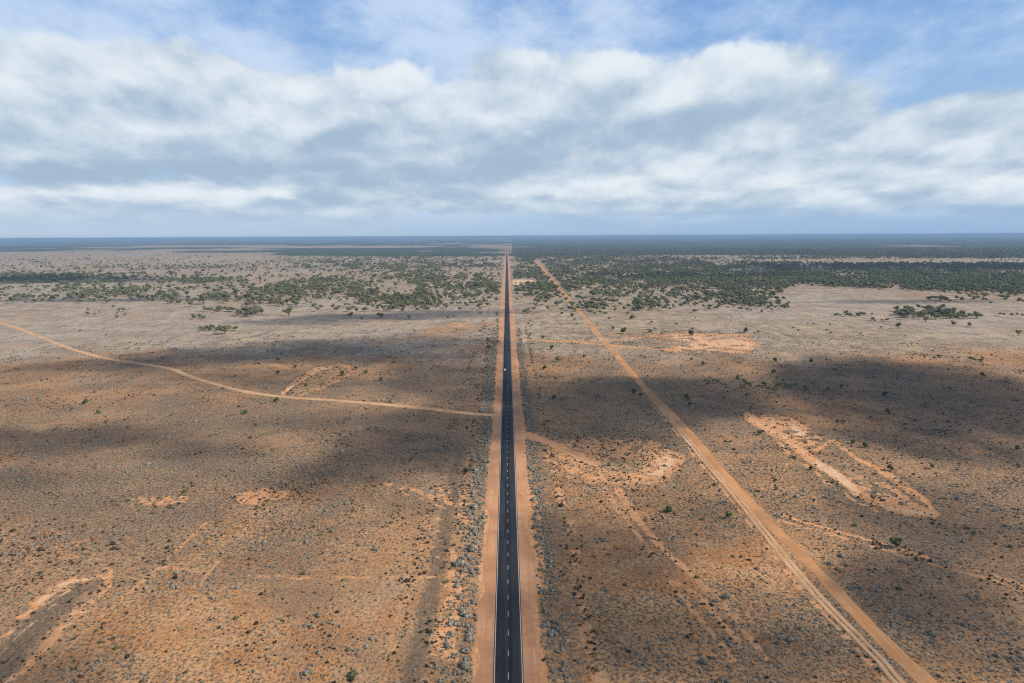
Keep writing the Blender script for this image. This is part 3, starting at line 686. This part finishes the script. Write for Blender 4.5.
def instancer(name, label, kinds, seed):
    """one stuff object: points that carry copies of the plants of that kind. kinds = [(source object, xs, ys, sizes)]"""
    mods = []
    vs = []; idx = []; sc = []; rot = []
    for k, (src, X_, Y_, S_) in enumerate(kinds):
        for a, b__, c_ in zip(X_, Y_, S_): vs.append((a, b__, -0.02)); idx.append(k); sc.append(c_)
    me = bpy.data.meshes.new(name); me.from_pydata(vs, [], [])
    a = me.attributes.new('pick', 'INT', 'POINT'); a.data.foreach_set('value', np.array(idx, np.int32))
    a = me.attributes.new('size', 'FLOAT', 'POINT'); a.data.foreach_set('value', np.array(sc, np.float32))
    a = me.attributes.new('turn', 'FLOAT', 'POINT'); a.data.foreach_set('value', (np.random.default_rng(seed).random(len(vs)) * 6.28).astype(np.float32))
    o = bpy.data.objects.new(name, me); C.objects.link(o); o['kind'] = 'stuff'
    ng = bpy.data.node_groups.new(name, 'GeometryNodeTree')
    ng.interface.new_socket('Geometry', in_out='INPUT', socket_type='NodeSocketGeometry'); ng.interface.new_socket('Geometry', in_out='OUTPUT', socket_type='NodeSocketGeometry')
    N, L = ng.nodes, ng.links
    gi = N.new('NodeGroupInput'); go = N.new('NodeGroupOutput'); jn = N.new('GeometryNodeJoinGeometry')
    def named(nm, ty):
        q = N.new('GeometryNodeInputNamedAttribute'); q.data_type = ty; q.inputs[0].default_value = nm; return q.outputs[0]
    pk, sz, tn = named('pick', 'INT'), named('size', 'FLOAT'), named('turn', 'FLOAT')
    cx = N.new('ShaderNodeCombineXYZ'); L.new(tn, cx.inputs[2])
    sz3 = N.new('ShaderNodeCombineXYZ')
    for q in range(3): L.new(sz, sz3.inputs[q])
    for k, (src, *_r) in enumerate(kinds):
        oi = N.new('GeometryNodeObjectInfo'); oi.transform_space = 'ORIGINAL'; oi.inputs['Object'].default_value = src; oi.inputs['As Instance'].default_value = True
        cmp_ = N.new('FunctionNodeCompare'); cmp_.data_type = 'INT'; cmp_.operation = 'EQUAL'; L.new(pk, cmp_.inputs[2]); cmp_.inputs[3].default_value = k
        ip = N.new('GeometryNodeInstanceOnPoints'); L.new(gi.outputs[0], ip.inputs['Points']); L.new(cmp_.outputs[0], ip.inputs['Selection'])
        L.new(oi.outputs['Geometry'], ip.inputs['Instance']); L.new(cx.outputs[0], ip.inputs['Rotation']); L.new(sz3.outputs[0], ip.inputs['Scale'])
        L.new(ip.outputs[0], jn.inputs[0])
    L.new(jn.outputs[0], go.inputs[0])
    md = o.modifiers.new('scatter', 'NODES'); md.node_group = ng
    return o

def setp(o, label, cat, group=None):
    o['label'] = label; o['category'] = cat
    if group: o['group'] = group

def inframe(x, y): return (x > 4) & (x < W - 4) & (y < H - 4)

def shrub_kind(name, meshes, xs, ys_, ss, zone_of, cat, stuff_name):
    X_, Y_, Z_ = P(xs, ys_); px = ss * FPX / Z_ * inframe(X_, Y_)
    order = np.argsort(-px); pick = order[:300]
    srcs = {}
    for k in pick:
        v = int(rng.integers(len(meshes))); o = bpy.data.objects.new(name, meshes[v]); C.objects.link(o)
        o.location = (xs[k], ys_[k], -0.02); o.rotation_euler = (0, 0, rng.random() * 6.28); o.scale = (ss[k],) * 3
        lab, grp = zone_of(xs[k], ys_[k], X_[k], Y_[k]); setp(o, lab, cat, grp); srcs.setdefault(v, o)
    rest = order[300:]; vv = rng.integers(len(meshes), size=len(rest))
    return [(srcs[v], xs[rest[vv == v]], ys_[rest[vv == v]], ss[rest[vv == v]]) for v in srcs]

def zone_salt(X, Y, x, y):
    if X < -8 and X > -22: return 'grey blue saltbush crowded along the left verge of the highway beside the gravel shoulder', 'saltbushes on the left verge of the highway'
    if 8 < X < 22: return 'grey blue saltbush crowded along the right verge of the highway beside the gravel shoulder', 'saltbushes on the right verge of the highway'
    if X <= -22:
        if x < 140: return 'grey saltbush scattered round the old dark cutting at the lower left corner', 'saltbushes round the old cutting'
        return 'grey saltbush dotted over the open orange soil left of the highway', 'saltbushes on the left plain'
    if x < 700:
        if y < 490: return 'grey saltbush round the sandy borrow pit between the highway and the gravel road', 'saltbushes round the borrow pit'
        return 'grey saltbush on the brown soil between the highway and the orange gravel road', 'saltbushes between the two roads'
    if 740 < x < 950 and y < 525: return 'grey saltbush round the long sandy clearing right of the gravel road', 'saltbushes round the long clearing'
    if y > 575 and x > 900: return 'grey saltbush below the faint double track in the lower right corner', 'saltbushes in the lower right corner'
    return 'grey saltbush on the scrubby ground beyond the orange gravel road on the right', 'saltbushes right of the gravel road'
def zone_olive(X, Y, x, y):
    l, g = zone_salt(X, Y, x, y); return l.replace('grey blue saltbush', 'olive shrub').replace('grey saltbush', 'olive shrub'), g.replace('saltbushes', 'olive shrubs')
def zone_dark(X, Y, x, y):
    if -40 < X < -8: return 'small dark brown shrub among orange scars left of the highway verge', 'dark shrubs along the left old track'
    if 8 < X < 30: return 'small dark brown shrub in the broken row right of the highway', 'dark shrubs in the row right of the highway'
    if X <= -40:
        if x < 140: return 'small dark brown shrub on the bright sand edging the old cutting at lower left', 'dark shrubs edging the old cutting'
        return 'small dark brown shrub clumped on the open orange soil at lower left', 'dark shrubs on the left plain'
    if x < 700: return 'small dark brown shrub on brown soil between the highway and the gravel road', 'dark shrubs between the two roads'
    return 'small dark brown shrub on the scrubby ground right of the orange gravel road', 'dark shrubs right of the gravel road'

nS = int(salt.sum()); vS = verge[salt]
sS = size_of(nS, 0.64, 0.5) * (1 + 0.65 * vS)
nK = int(darkm.sum()); sK = size_of(nK, 0.72, 0.42)
ks = shrub_kind('saltbush', salt_me, sx[salt], sy[salt], sS, zone_salt, 'shrub', 'x')
kd = shrub_kind('dark_shrub', dark_me, sx[darkm], sy[darkm], sK, zone_dark, 'shrub', 'x')
nO = int(olive.sum()); ko = shrub_kind('olive_shrub', olive_me, sx[olive], sy[olive], size_of(nO, 0.68, 0.5) * (1 + 0.5 * verge[olive]), zone_olive, 'shrub', 'x')
instancer('olive_scrub', '', ko, 5)
instancer('saltbush_scrub', '', ks, 1); instancer('dark_scrub', '', kd, 2)

# --- trees and tall bushes
def make_tree(name, parts, X, Y, h, label, cat, group=None):
    e = bpy.data.objects.new(name, None); C.objects.link(e); e.location = (X, Y, -0.05); e.scale = (h,) * 3; e.rotation_euler = (0, 0, rng.random() * 6.28)
    e.empty_display_size = 0.5
    for nm, me in zip(('crown', 'trunk'), parts):
        o = bpy.data.objects.new(nm, me); C.objects.link(o); o.parent = e
    setp(e, label, cat, group); return e

solo = [  # column, row of the foot, height in picture rows, green bush or tree, label
 (896, 547.5, 10, 'b', 'largest bright green bush standing alone right of the gravel road, casting a dark shadow'),
 (728, 518.5, 6.5, 'b', 'round green bush just left of the twin wheel tracks beside the gravel road'),
 (669, 512.5, 6.5, 'b', 'dark green bush on brown soil below the sandy borrow pit'),
 (552, 349.5, 3.6, 'b', 'uppermost of three round green bushes right of the highway'),
 (557, 361.5, 4.0, 'b', 'middle of three round green bushes right of the highway'),
 (545, 369.5, 3.8, 'b', 'lowest of three round green bushes right of the highway'),
 (554, 399, 4.0, 'b', 'dark bush in cloud shadow just right of the highway'),
 (584, 358, 3.4, 'b', 'small green bush left of the gravel road below the crossing tracks'),
 (245, 414, 4.0, 'b', 'small green bush below the middle of the pale left track'),
 (98, 414, 3.6, 'b', 'small green bush alone on the grey scrub far left below the track'),
 (86, 404, 4.2, 'b', 'dark bush on the grey scrub at far left just below the track bend'),
 (277, 402, 4.2, 'b', 'dark green bush touching the lower side of the pale track by the oval clearing'),
 (278, 374.5, 4.2, 'b', 'dark bush up left of the oval clearing'),
 (278, 361, 3.0, 'b', 'tiny bush in cloud shadow above the oval clearing'),
 (295, 368, 3.0, 'b', 'tiny bush above the left rim of the oval clearing'),
 (366, 374, 4.0, 'b', 'round green bush just right of the oval clearing'),
 (381, 381, 3.4, 'b', 'olive bush second to the right of the oval clearing'),
 (356, 369, 3.0, 'b', 'bush on the upper right tip of the oval clearing'),
 (342, 375.5, 4.0, 'b', 'green bush on the right rim inside the oval clearing'),
 (306, 386.5, 3.4, 'b', 'green bush in the middle of the oval clearing'),
 (390, 403, 3.0, 'b', 'small bush above the pale track left of the highway'),
 (760, 435, 5.0, 'b', 'dark bush at the left edge of the long sandy clearing'),
 (776, 490, 3.4, 'b', 'green bush beside the curved orange scar'),
 (811, 470, 3.6, 'b', 'olive bush between the two sandy stripes of the long clearing'),
 (865, 447.5, 5.4, 'b', 'dark green bush right above the orange edge of the long clearing'),
 (853, 444, 4.4, 'b', 'grey green bush left of the larger bush above the long clearing'),
 (890, 471, 5.4, 'b', 'dark bush halfway down the right edge of the long clearing'),
 (932, 468.5, 4.6, 'b', 'low dark bush on grey scrub to the right of the long clearing'),
 (686, 400, 5, 'b', 'dark bush just right of the gravel road in the cloud shadow'),
 (690, 406, 3.6, 'b', 'smaller dark bush below another just right of the gravel road'),
 (634, 394, 4.2, 'b', 'left bush of the pair beside the gravel road inside the shadow'),
 (641, 396, 3.4, 'b', 'right bush of the pair beside the gravel road inside the shadow'),
 (703, 365, 3.4, 'b', 'small bush on the straw plain right of the gravel road'),
 (775, 362, 3.6, 'b', 'left of two bushes on the pale plain above the big shadow'),
 (811, 363, 4.0, 'b', 'right of two bushes on the pale plain above the big shadow'),
 (774, 374, 4.0, 'b', 'bush below the left one of the pair on the pale plain'),
 (885, 397, 4.6, 'b', 'dark bush in the middle of the big cloud shadow on the right'),
 (887, 414, 4.6, 'b', 'dark bush low in the big cloud shadow on the right'),
 (841, 388, 3.6, 'b', 'bush near the left side of the big cloud shadow'),
 (982, 377, 4.0, 'b', 'dark bush in the upper right of the big cloud shadow'),
 (1017, 450, 4.4, 'b', 'dark bush at the right edge of the picture under the big shadow'),
 (691, 360.5, 3.0, 'b', 'tiny bush right of the gravel road below the speckled clearing'),
 (746, 332.5, 4.0, 'b', 'bush above the speckled orange clearing'),
 (691, 336, 5.0, 'b', 'upright bush on the upper rim of the speckled orange clearing'),
 (650, 333, 3.4, 'b', 'small bush above the left end of the speckled clearing'),
 (624, 333.5, 5.0, 'b', 'thin upright bush right of the gravel road above the crossing tracks'),
 (613, 330, 3.4, 'b', 'bush left of the thin upright bush beside the gravel road'),
 (632, 319.5, 3.8, 'b', 'single bush on the pale strip below the right woodland'),
 (572, 317, 3.6, 'b', 'round bush left of the gravel road below the woodland edge'),
 (543, 338.5, 3.0, 'b', 'tiny bush just above the crossing track near the highway'),
 (597, 310.5, 6.0, 't', 'rounded tree on the woodland edge right beside the gravel road'),
 (589, 309, 6.0, 't', 'tree on the woodland edge touching the gravel road'),
 (615, 312, 4.0, 't', 'small lone tree just below the right woodland edge'),
 (634, 311, 4.0, 't', 'second small lone tree below the right woodland edge'),
 (204, 304.5, 11, 't', 'tall spreading tree with visible trunk standing alone on the left plain'),
 (225, 334, 8.5, 't', 'tree with a bare stem in front of the low bush row at left'),
 (289, 316, 8.0, 't', 'tree with visible trunk in front of the left woodland'),
 (191, 307, 6.0, 't', 'rounded tree at the end of the hedge like row left of the tall tree'),
 (381, 318.5, 6.0, 't', 'wide dark tree on the front edge of the left woodland'),
 (362, 321, 3.6, 't', 'small tree in cloud shadow below the left woodland'),
 (409, 319.5, 4.6, 't', 'round tree below the left woodland nearer the highway'),
 (398, 321.5, 3.0, 't', 'tiny tree left of the round one below the left woodland'),
 (448, 319.5, 4.0, 't', 'lone tree above the orange patch left of the highway'),
 (953, 326, 4.6, 't', 'first of two dark trees under the long clump at far right'),
 (969, 327, 4.4, 't', 'second of two dark trees under the long clump at far right'),
 (898, 329, 6.4, 't', 'upright sparse tree below the long tree clump on the right plain'),
 (1018, 336, 5.4, 't', 'dark tree by the right border on the straw plain'),
 (977, 318.5, 6.0, 't', 'rounded tree at the right end of the long clump'),
 (88, 316, 4.4, 't', 'green tree in the sparse group on the far left plain'),
 (117, 319, 3.6, 't', 'small tree right of the sparse group on the far left plain'),
 (107, 303.5, 3.6, 't', 'tiny tree above the sparse group on the far left plain'),
 (123, 311.5, 3.6, 't', 'small tree between the far left group and the tree row'),
]
used_xy = []
for (cx, cy, hp, kind, lab) in solo:
    X, Y = G(cx, cy); z = float(P(np.array([X]), np.array([Y]))[2][0]); h = hp * 1.15 * z / FPX
    if kind == 'b': make_tree('green_bush', gbush[int(rng.integers(3))], X, Y, h, lab, 'bush')
    else: make_tree('mallee_tree', mall[int(rng.integers(5))], X, Y, h, lab, 'tree')

# woodland trees: drawn over the picture area of the belts, then stood on the plain
cx = rng.random(240000) * 1500 - 240; cy = 249 + rng.random(240000) * 64
def GV(px, py):
    d = np.stack([(px - W / 2) / FPX, -(py - H / 2) / FPX, -np.ones_like(px)], -1) @ CMn.T
    k = -CAMH / d[:, 2]; return cam.location.x + d[:, 0] * k, d[:, 1] * k
cx, cy = cx[cy > 249], cy[cy > 249]
TX, TY = GV(cx, cy); dens_ = tree_density(cx, cy, TX, TY)
wgt = np.interp(cy, [249, 262, 275, 300, 313], [1.0, 1.0, 1.0, 0.6, 0.42])
keep = (rng.random(len(cx)) < dens_ * wgt) & (TY > 0)
TX, TY, cx, cy = TX[keep], TY[keep], cx[keep], cy[keep]
TH = np.clip(7.6 * np.exp(rng.normal(size=len(TX)) * 0.28), 4, 14)
# hedge-like rows and clumps out on the plain
extra = []
def row(x0, x1, y0, y1, n, hp, sy=0.6):
    for _ in range(n):
        u = rng.random(); extra.append((x0 + (x1 - x0) * u + rng.normal() * 0.5, y0 + (y1 - y0) * u + rng.normal() * sy, hp * (0.75 + 0.5 * rng.random())))
row(15, 48, 298.5, 298, 16, 3.6, .5); row(51, 58, 297.5, 297.5, 4, 3); row(68, 92, 297.5, 297, 14, 4.4, .8); row(110, 147, 294.5, 292.5, 26, 5.0, 1.2); row(84, 108, 293.5, 293, 12, 4.4, .8)
row(58, 76, 291, 290.5, 8, 4.0, .8); row(157, 180, 297, 297, 9, 4.0, .8); row(168, 204, 303.5, 303, 16, 3.0, .4); row(193, 205, 318.5, 318, 9, 3.8, .7); row(204, 238, 312, 311, 16, 4.0, .8)
row(236, 262, 315, 313, 16, 5.5, 1.2); row(200, 244, 330.5, 330, 20, 3.8, .8); row(215, 228, 299, 303, 7, 4); row(247, 302, 305, 303, 26, 5.5, 2.0); row(829, 873, 316.5, 316, 18, 3.2, .6)
row(893, 962, 316, 318, 46, 5.0, 2.0); row(905, 950, 313, 315, 24, 5.0, 1.6); row(948, 977, 317.5, 318, 10, 4.6, .8); row(868, 890, 321, 322, 6, 2.6); row(778, 792, 307.5, 308, 5, 3.2)
row(520, 790, 312, 306, 70, 3.8, 3.2); row(312, 500, 311, 306, 60, 4.2, 2.5); row(780, 830, 386, 392, 16, 3.4, 2.0); row(733, 792, 384, 388, 20, 3.8, 2.6); row(700, 735, 381, 389, 7, 3.4, 2.5); row(905, 985, 358, 362, 12, 3.0, 2.0); row(1000, 1040, 316, 318, 6, 3.4)
row(925, 1024, 300, 302, 26, 3.8, 1.5); row(720, 790, 303, 312, 8, 3.2, 2.5); row(800, 1000, 325, 345, 10, 2.2, 6); row(560, 800, 320, 334, 14, 2.4, 6); row(20, 330, 335, 352, 10, 2.2, 6); row(60, 440, 430, 440, 10, 2.4, 20); row(720, 1000, 400, 460, 26, 2.8, 22)
row(86, 145, 308, 312, 10, 2.6, 3); row(480, 490, 312, 350, 14, 2.2, 2); row(497, 499, 312, 345, 14, 2.2, 2); row(526, 533, 305, 350, 10, 2.2, 4)
ex, ey, eh = np.array(extra).T; EX, EY = GV(ex, ey); EZ = P(EX, EY)[2]
AX = np.concatenate([TX, EX]); AY = np.concatenate([TY, EY]); AH = np.concatenate([TH, 1.2 * eh * EZ / FPX]); ax_ = np.concatenate([cx, ex]); ay_ = np.concatenate([cy, ey])
pxh = AH * FPX / P(AX, AY)[2] * ((ax_ > 3) & (ax_ < W - 3))
order = np.argsort(-pxh); nt = 300 - sum(1 for s in solo if s[3] == 't')
def zone_tree(x, y):
    if y > 375: return ('low grey green bush scattered in the cloud shadow right of the gravel road', 'bushes in the shaded plain') if x > 600 else ('low green bush scattered on the scrub plain left of the highway', 'bushes on the left plain')
    if x < 150 and y < 300: return 'dark green tree in the hedge like rows across the far left plain', 'trees of the far left rows'
    if x < 250 and y < 323: return 'dark green tree in the loose rows round the tall lone tree at left', 'trees round the tall lone tree'
    if x < 250 and y < 334: return 'low tree in the short dense row nearest on the left plain', 'trees of the nearest left row'
    if x < 310 and y < 334: return 'dark green tree in the clump at the left end of the left woodland', 'trees at the left end of the woodland'
    if x < 505 and y < 325: return 'dark green tree of the scattered left woodland reaching up to the highway', 'trees of the left woodland'
    if x < 505: return 'small bush on the open ground or old track left of the highway', 'small bushes left of the highway'
    if x < 588 and y < 312: return 'grey green tree of the woodland wedge between the highway and the gravel road', 'trees of the wedge between the roads'
    if x < 650 and y < 312: return 'grey green tree on the woodland front just right of the gravel road', 'trees of the woodland front beside the gravel road'
    if x < 720 and y < 312: return 'grey green tree on the woodland front above the left end of the speckled clearing', 'trees of the woodland front above the clearing'
    if x < 820 and y < 312: return 'grey green tree on the woodland front above the right end of the speckled clearing', 'trees of the woodland front right of the clearing'
    if x >= 820 and y < 307: return 'dark green tree on the front edge of the woodland at far right', 'trees on the far right woodland edge'
    if x >= 820 and y < 324: return 'dark green tree of the long clump out on the straw plain at right', 'trees of the long clump on the plain'
    return 'small bush dotted over the pale plain right of the highway', 'small bushes on the right plain'
srcs = {}
for k in order[:nt]:
    v = int(rng.integers(5)); lab, grp = zone_tree(ax_[k], ay_[k])
    e = make_tree('mallee_tree' if 'tree' in lab.split(' in ')[0] or 'tree' in grp else 'scrub_bush', mall[v], AX[k], AY[k], AH[k], lab, 'tree' if 'tree' in grp else 'bush', grp)
    srcs.setdefault(v, e.children[0])
rest = order[nt:]; vv = rng.integers(5, size=len(rest))
instancer('woodland', '', [(srcs[v], AX[rest[vv == v]], AY[rest[vv == v]], AH[rest[vv == v]]) for v in srcs], 3)
print('COUNTS salt', nS, 'dark', nK, 'trees', len(AX))

# ------------------------------------------------------------------ the white car on the highway, driving away
def flat_mat(name, c, rough=0.4, spec=0.5):
    m, t, b = new_mat(name)
    n = t.noise(t.add('ShaderNodeTexCoord').outputs['Object'], 2.5, 3, 0.6)
    t.l.new(t.mix(t.step(n, 0.4, 0.7, 0, 0.3), c, tuple(q * 0.8 for q in c)), b.inputs['Base Color'])
    b.inputs['Roughness'].default_value = rough; b.inputs['Specular IOR Level'].default_value = spec; return m
M_wh = flat_mat('white_car_paint', (0.82, 0.82, 0.80)); M_gl = flat_mat('car_glass', (0.02, 0.025, 0.03), 0.08); M_ty = flat_mat('tyre_rubber', (0.025, 0.025, 0.025), 0.9)
M_rim = flat_mat('rim_metal', (0.4, 0.4, 0.4), 0.3); M_red = flat_mat('tail_lamp_red', (0.45, 0.02, 0.02), 0.2)
cy0 = G(505.5, 371)[1]
car = bpy.data.objects.new('car', None); C.objects.link(car); car.location = (-2.0, cy0, 0.10)
setp(car, 'small white four wheel drive wagon driving away in the left lane of the highway', 'car')
def prism(name, prof, hw, mat, parent, bev=0.05, taper=None):
    """side profile (y, z) spread over the width; taper narrows the body above a height"""
    bmx = bmesh.new(); L_, R_ = [], []
    for (y, z) in prof:
        w = hw * (1 - (taper or 0) * max(0, z - 0.95)); L_.append(bmx.verts.new((-w, y, z))); R_.append(bmx.verts.new((w, y, z)))
    n = len(prof); bmx.faces.new(L_); bmx.faces.new(R_[::-1])
    for k in range(n): bmx.faces.new((L_[k], R_[k], R_[(k + 1) % n], L_[(k + 1) % n]))
    bmesh.ops.recalc_face_normals(bmx, faces=bmx.faces[:])
    if bev: bmesh.ops.bevel(bmx, geom=bmx.edges[:], offset=bev, segments=2, affect='EDGES')
    m = bpy.data.meshes.new(name); bmx.to_mesh(m); bmx.free(); m.materials.append(mat)
    o = bpy.data.objects.new(name, m); C.objects.link(o); o.parent = parent; return o
body = prism('body', [(-2.35, 0.35), (-2.4, 0.75), (-2.38, 1.08), (-2.25, 1.85), (0.35, 1.92), (1.0, 1.15), (2.25, 1.02), (2.4, 0.7), (2.35, 0.35)], 0.94, M_wh, car, 0.06, 0.12)
prism('rear_window', [(-2.392, 1.15), (-2.30, 1.70), (-2.25, 1.70), (-2.342, 1.15)], 0.70, M_gl, car, 0)
prism('windscreen', [(0.45, 1.82), (0.98, 1.22), (1.04, 1.22), (0.51, 1.82)], 0.70, M_gl, car, 0)
for sx_ in (-1, 1):
    bmx = bmesh.new(); f = [bmx.verts.new(((0.95 if z < 1.4 else 0.89) * sx_ * (1.0), y, z)) for y, z in ((-2.1, 1.18), (-2.0, 1.68), (0.2, 1.72), (0.72, 1.18))]
    g_ = [bmx.verts.new((v.co.x * 0.96, v.co.y, v.co.z)) for v in f]
    bmx.faces.new(f); bmx.faces.new(g_[::-1])
    for k in range(4): bmx.faces.new((f[k], g_[k], g_[(k + 1) % 4], f[(k + 1) % 4]))
    bmesh.ops.recalc_face_normals(bmx, faces=bmx.faces[:])
    m = bpy.data.meshes.new('side_window'); bmx.to_mesh(m); bmx.free(); m.materials.append(M_gl); o = bpy.data.objects.new('side_window', m); C.objects.link(o); o.parent = car
    prism('tail_lamp', [(-2.425, 0.85), (-2.41, 1.15), (-2.37, 1.15), (-2.37, 0.85)], 0.09, M_red, car, 0).location.x = 0.78 * sx_
    for yy in (-1.45, 1.45):
        bmx = bmesh.new(); bmesh.ops.create_cone(bmx, cap_ends=True, segments=20, radius1=0.39, radius2=0.39, depth=0.26); bmesh.ops.rotate(bmx, verts=bmx.verts, matrix=Matrix.Rotation(R(90), 3, 'Y'))
        bmesh.ops.bevel(bmx, geom=bmx.edges[:], offset=0.02, segments=1, affect='EDGES')
        m = bpy.data.meshes.new('wheel'); bmx.to_mesh(m); bmx.free(); m.materials.append(M_ty); wh = bpy.data.objects.new('wheel', m); C.objects.link(wh); wh.parent = car; wh.location = (0.84 * sx_, yy, 0.39)
        bmx = bmesh.new(); bmesh.ops.create_cone(bmx, cap_ends=True, segments=16, radius1=0.22, radius2=0.19, depth=0.06); bmesh.ops.rotate(bmx, verts=bmx.verts, matrix=Matrix.Rotation(R(90 * sx_), 3, 'Y'))
        m = bpy.data.meshes.new('rim'); bmx.to_mesh(m); bmx.free(); m.materials.append(M_rim); ri = bpy.data.objects.new('rim', m); C.objects.link(ri); ri.parent = wh; ri.location = (0.13 * sx_, 0, 0)

# ------------------------------------------------------------------ low clouds that shade the plain (real vapour, homogeneous, above and beside the camera)
cm = bpy.data.materials.new('cloud_vapour'); cm.use_nodes = True
t = NT(cm.node_tree); t.n.remove(t.n['Principled BSDF'])
pv = t.add('ShaderNodeVolumePrincipled'); pv.inputs['Color'].default_value = (0.97, 0.98, 1, 1); pv.inputs['Density'].default_value = 0.021; pv.inputs['Density Attribute'].default_value = ''
pv.inputs['Anisotropy'].default_value = 0.3
t.l.new(pv.outputs[0], t.n['Material Output'].inputs['Volume'])
CLOUD_Z = 620.0
shade = [  # column, row of the shade centre, half width in columns, half depth in rows, thickness m
 (600, 408, 95, 28, 75), (690, 398, 80, 20, 60), (770, 398, 70, 18, 45), (560, 428, 50, 24, 55),
 (860, 385, 60, 22, 60), (940, 400, 95, 38, 95), (1030, 412, 80, 46, 100), (900, 430, 70, 20, 45), (960, 450, 60, 20, 40),
 (455, 430, 48, 28, 70), (410, 455, 52, 22, 60), (360, 472, 50, 18, 42), (310, 487, 40, 14, 28), (330, 425, 60, 12, 20),
 (420, 350, 90, 13, 48), (330, 352, 90, 10, 52), (220, 358, 90, 9, 52), (120, 366, 80, 7, 40), (460, 378, 60, 18, 40), (260, 378, 90, 9, 24),
 (380, 317, 80, 3.5, 60), (460, 313, 60, 2.6, 40), (300, 322, 50, 3.2, 40),
 (40, 442, 70, 14, 42), (130, 436, 60, 10, 32), (210, 452, 60, 9, 26), (20, 480, 60, 14, 26),
 (655, 600, 80, 50, 55), (600, 545, 60, 40, 42), (720, 655, 80, 40, 50), (560, 640, 50, 50, 30), (880, 680, 60, 40, 36), (30, 700, 70, 60, 50), (700, 520, 50, 34, 18),
 (985, 540, 70, 50, 50), (930, 600, 60, 40, 40), (1010, 640, 60, 60, 55),
 (120, 300, 130, 1.6, 40), (900, 302, 80, 2.0, 35), (60, 280, 120, 3.5, 60), (890, 268, 190, 3.5, 70), (480, 700, 160, 40, 14), (700, 277, 120, 2.2, 40),
]
V_, F_ = [], []
for ci, (cx0, cy0_, rx, ry, tk) in enumerate(shade):
    xc, yc = G(cx0, cy0_); x1, _ = G(cx0 + rx, cy0_); _, yn = G(cx0, cy0_ + ry); _, yf = G(cx0, cy0_ - ry)
    hx = abs(x1 - xc); hy = (yf - yn) / 2; yc = (yf + yn) / 2
    kz = CLOUD_Z + (ci * 37 % 5) * 190
    kz = max(kz, 0.45 * yc); k = kz / sd.z; ox, oy = xc + sd.x * k, yc + sd.y * k
    bmx = bmesh.new(); bmesh.ops.create_icosphere(bmx, subdivisions=5, radius=1.0); o = len(V_)
    co = np.array([v.co[:] for v in bmx.verts]); a = np.arctan2(co[:, 1], co[:, 0])
    rr = 1 + 0.7 * (fbm(co[:, 0] * 2.2 + ci * 9 + 40, co[:, 1] * 2.2 + 70, 5) - 0.5) * 2
    th_ = 0.55 + 0.9 * fbm(co[:, 0] * 3 + ci * 5 + 140, co[:, 1] * 3 + 30, 4)
    for c_, r_, q in zip(co, rr, th_): V_.append((ox + c_[0] * hx * 1.3 * r_, oy + c_[1] * hy * 1.3 * r_, kz + c_[2] * abs(c_[2]) * tk * 0.62 * q * (1.0 if c_[2] > 0 else 0.45)))
    for f in bmx.faces: F_.append(tuple(o + v.index for v in f.verts))
    bmx.free()
cl = link_mesh('clouds', V_, F_, cm, smooth=True); cl['kind'] = 'stuff'

# ------------------------------------------------------------------ haze
hm = bpy.data.materials.new('haze'); hm.use_nodes = True
t = NT(hm.node_tree); t.n.remove(t.n['Principled BSDF'])
pv = t.add('ShaderNodeVolumePrincipled'); pv.inputs['Color'].default_value = (0.38, 0.58, 0.84, 1); pv.inputs['Density'].default_value = 0.000075; pv.inputs['Density Attribute'].default_value = ''
pv.inputs['Anisotropy'].default_value = 0.0
t.l.new(pv.outputs[0], t.n['Material Output'].inputs['Volume'])
S_ = 130000.0; z0, z1 = -1.0, 126.0
hv = [(-S_, -S_, z0), (S_, -S_, z0), (S_, S_, z0), (-S_, S_, z0), (-S_, -S_, z1), (S_, -S_, z1), (S_, S_, z1), (-S_, S_, z1)]
hz = link_mesh('haze', hv, [(3, 2, 1, 0), (4, 5, 6, 7), (0, 1, 5, 4), (1, 2, 6, 5), (2, 3, 7, 6), (3, 0, 4, 7)], hm); hz['kind'] = 'stuff'
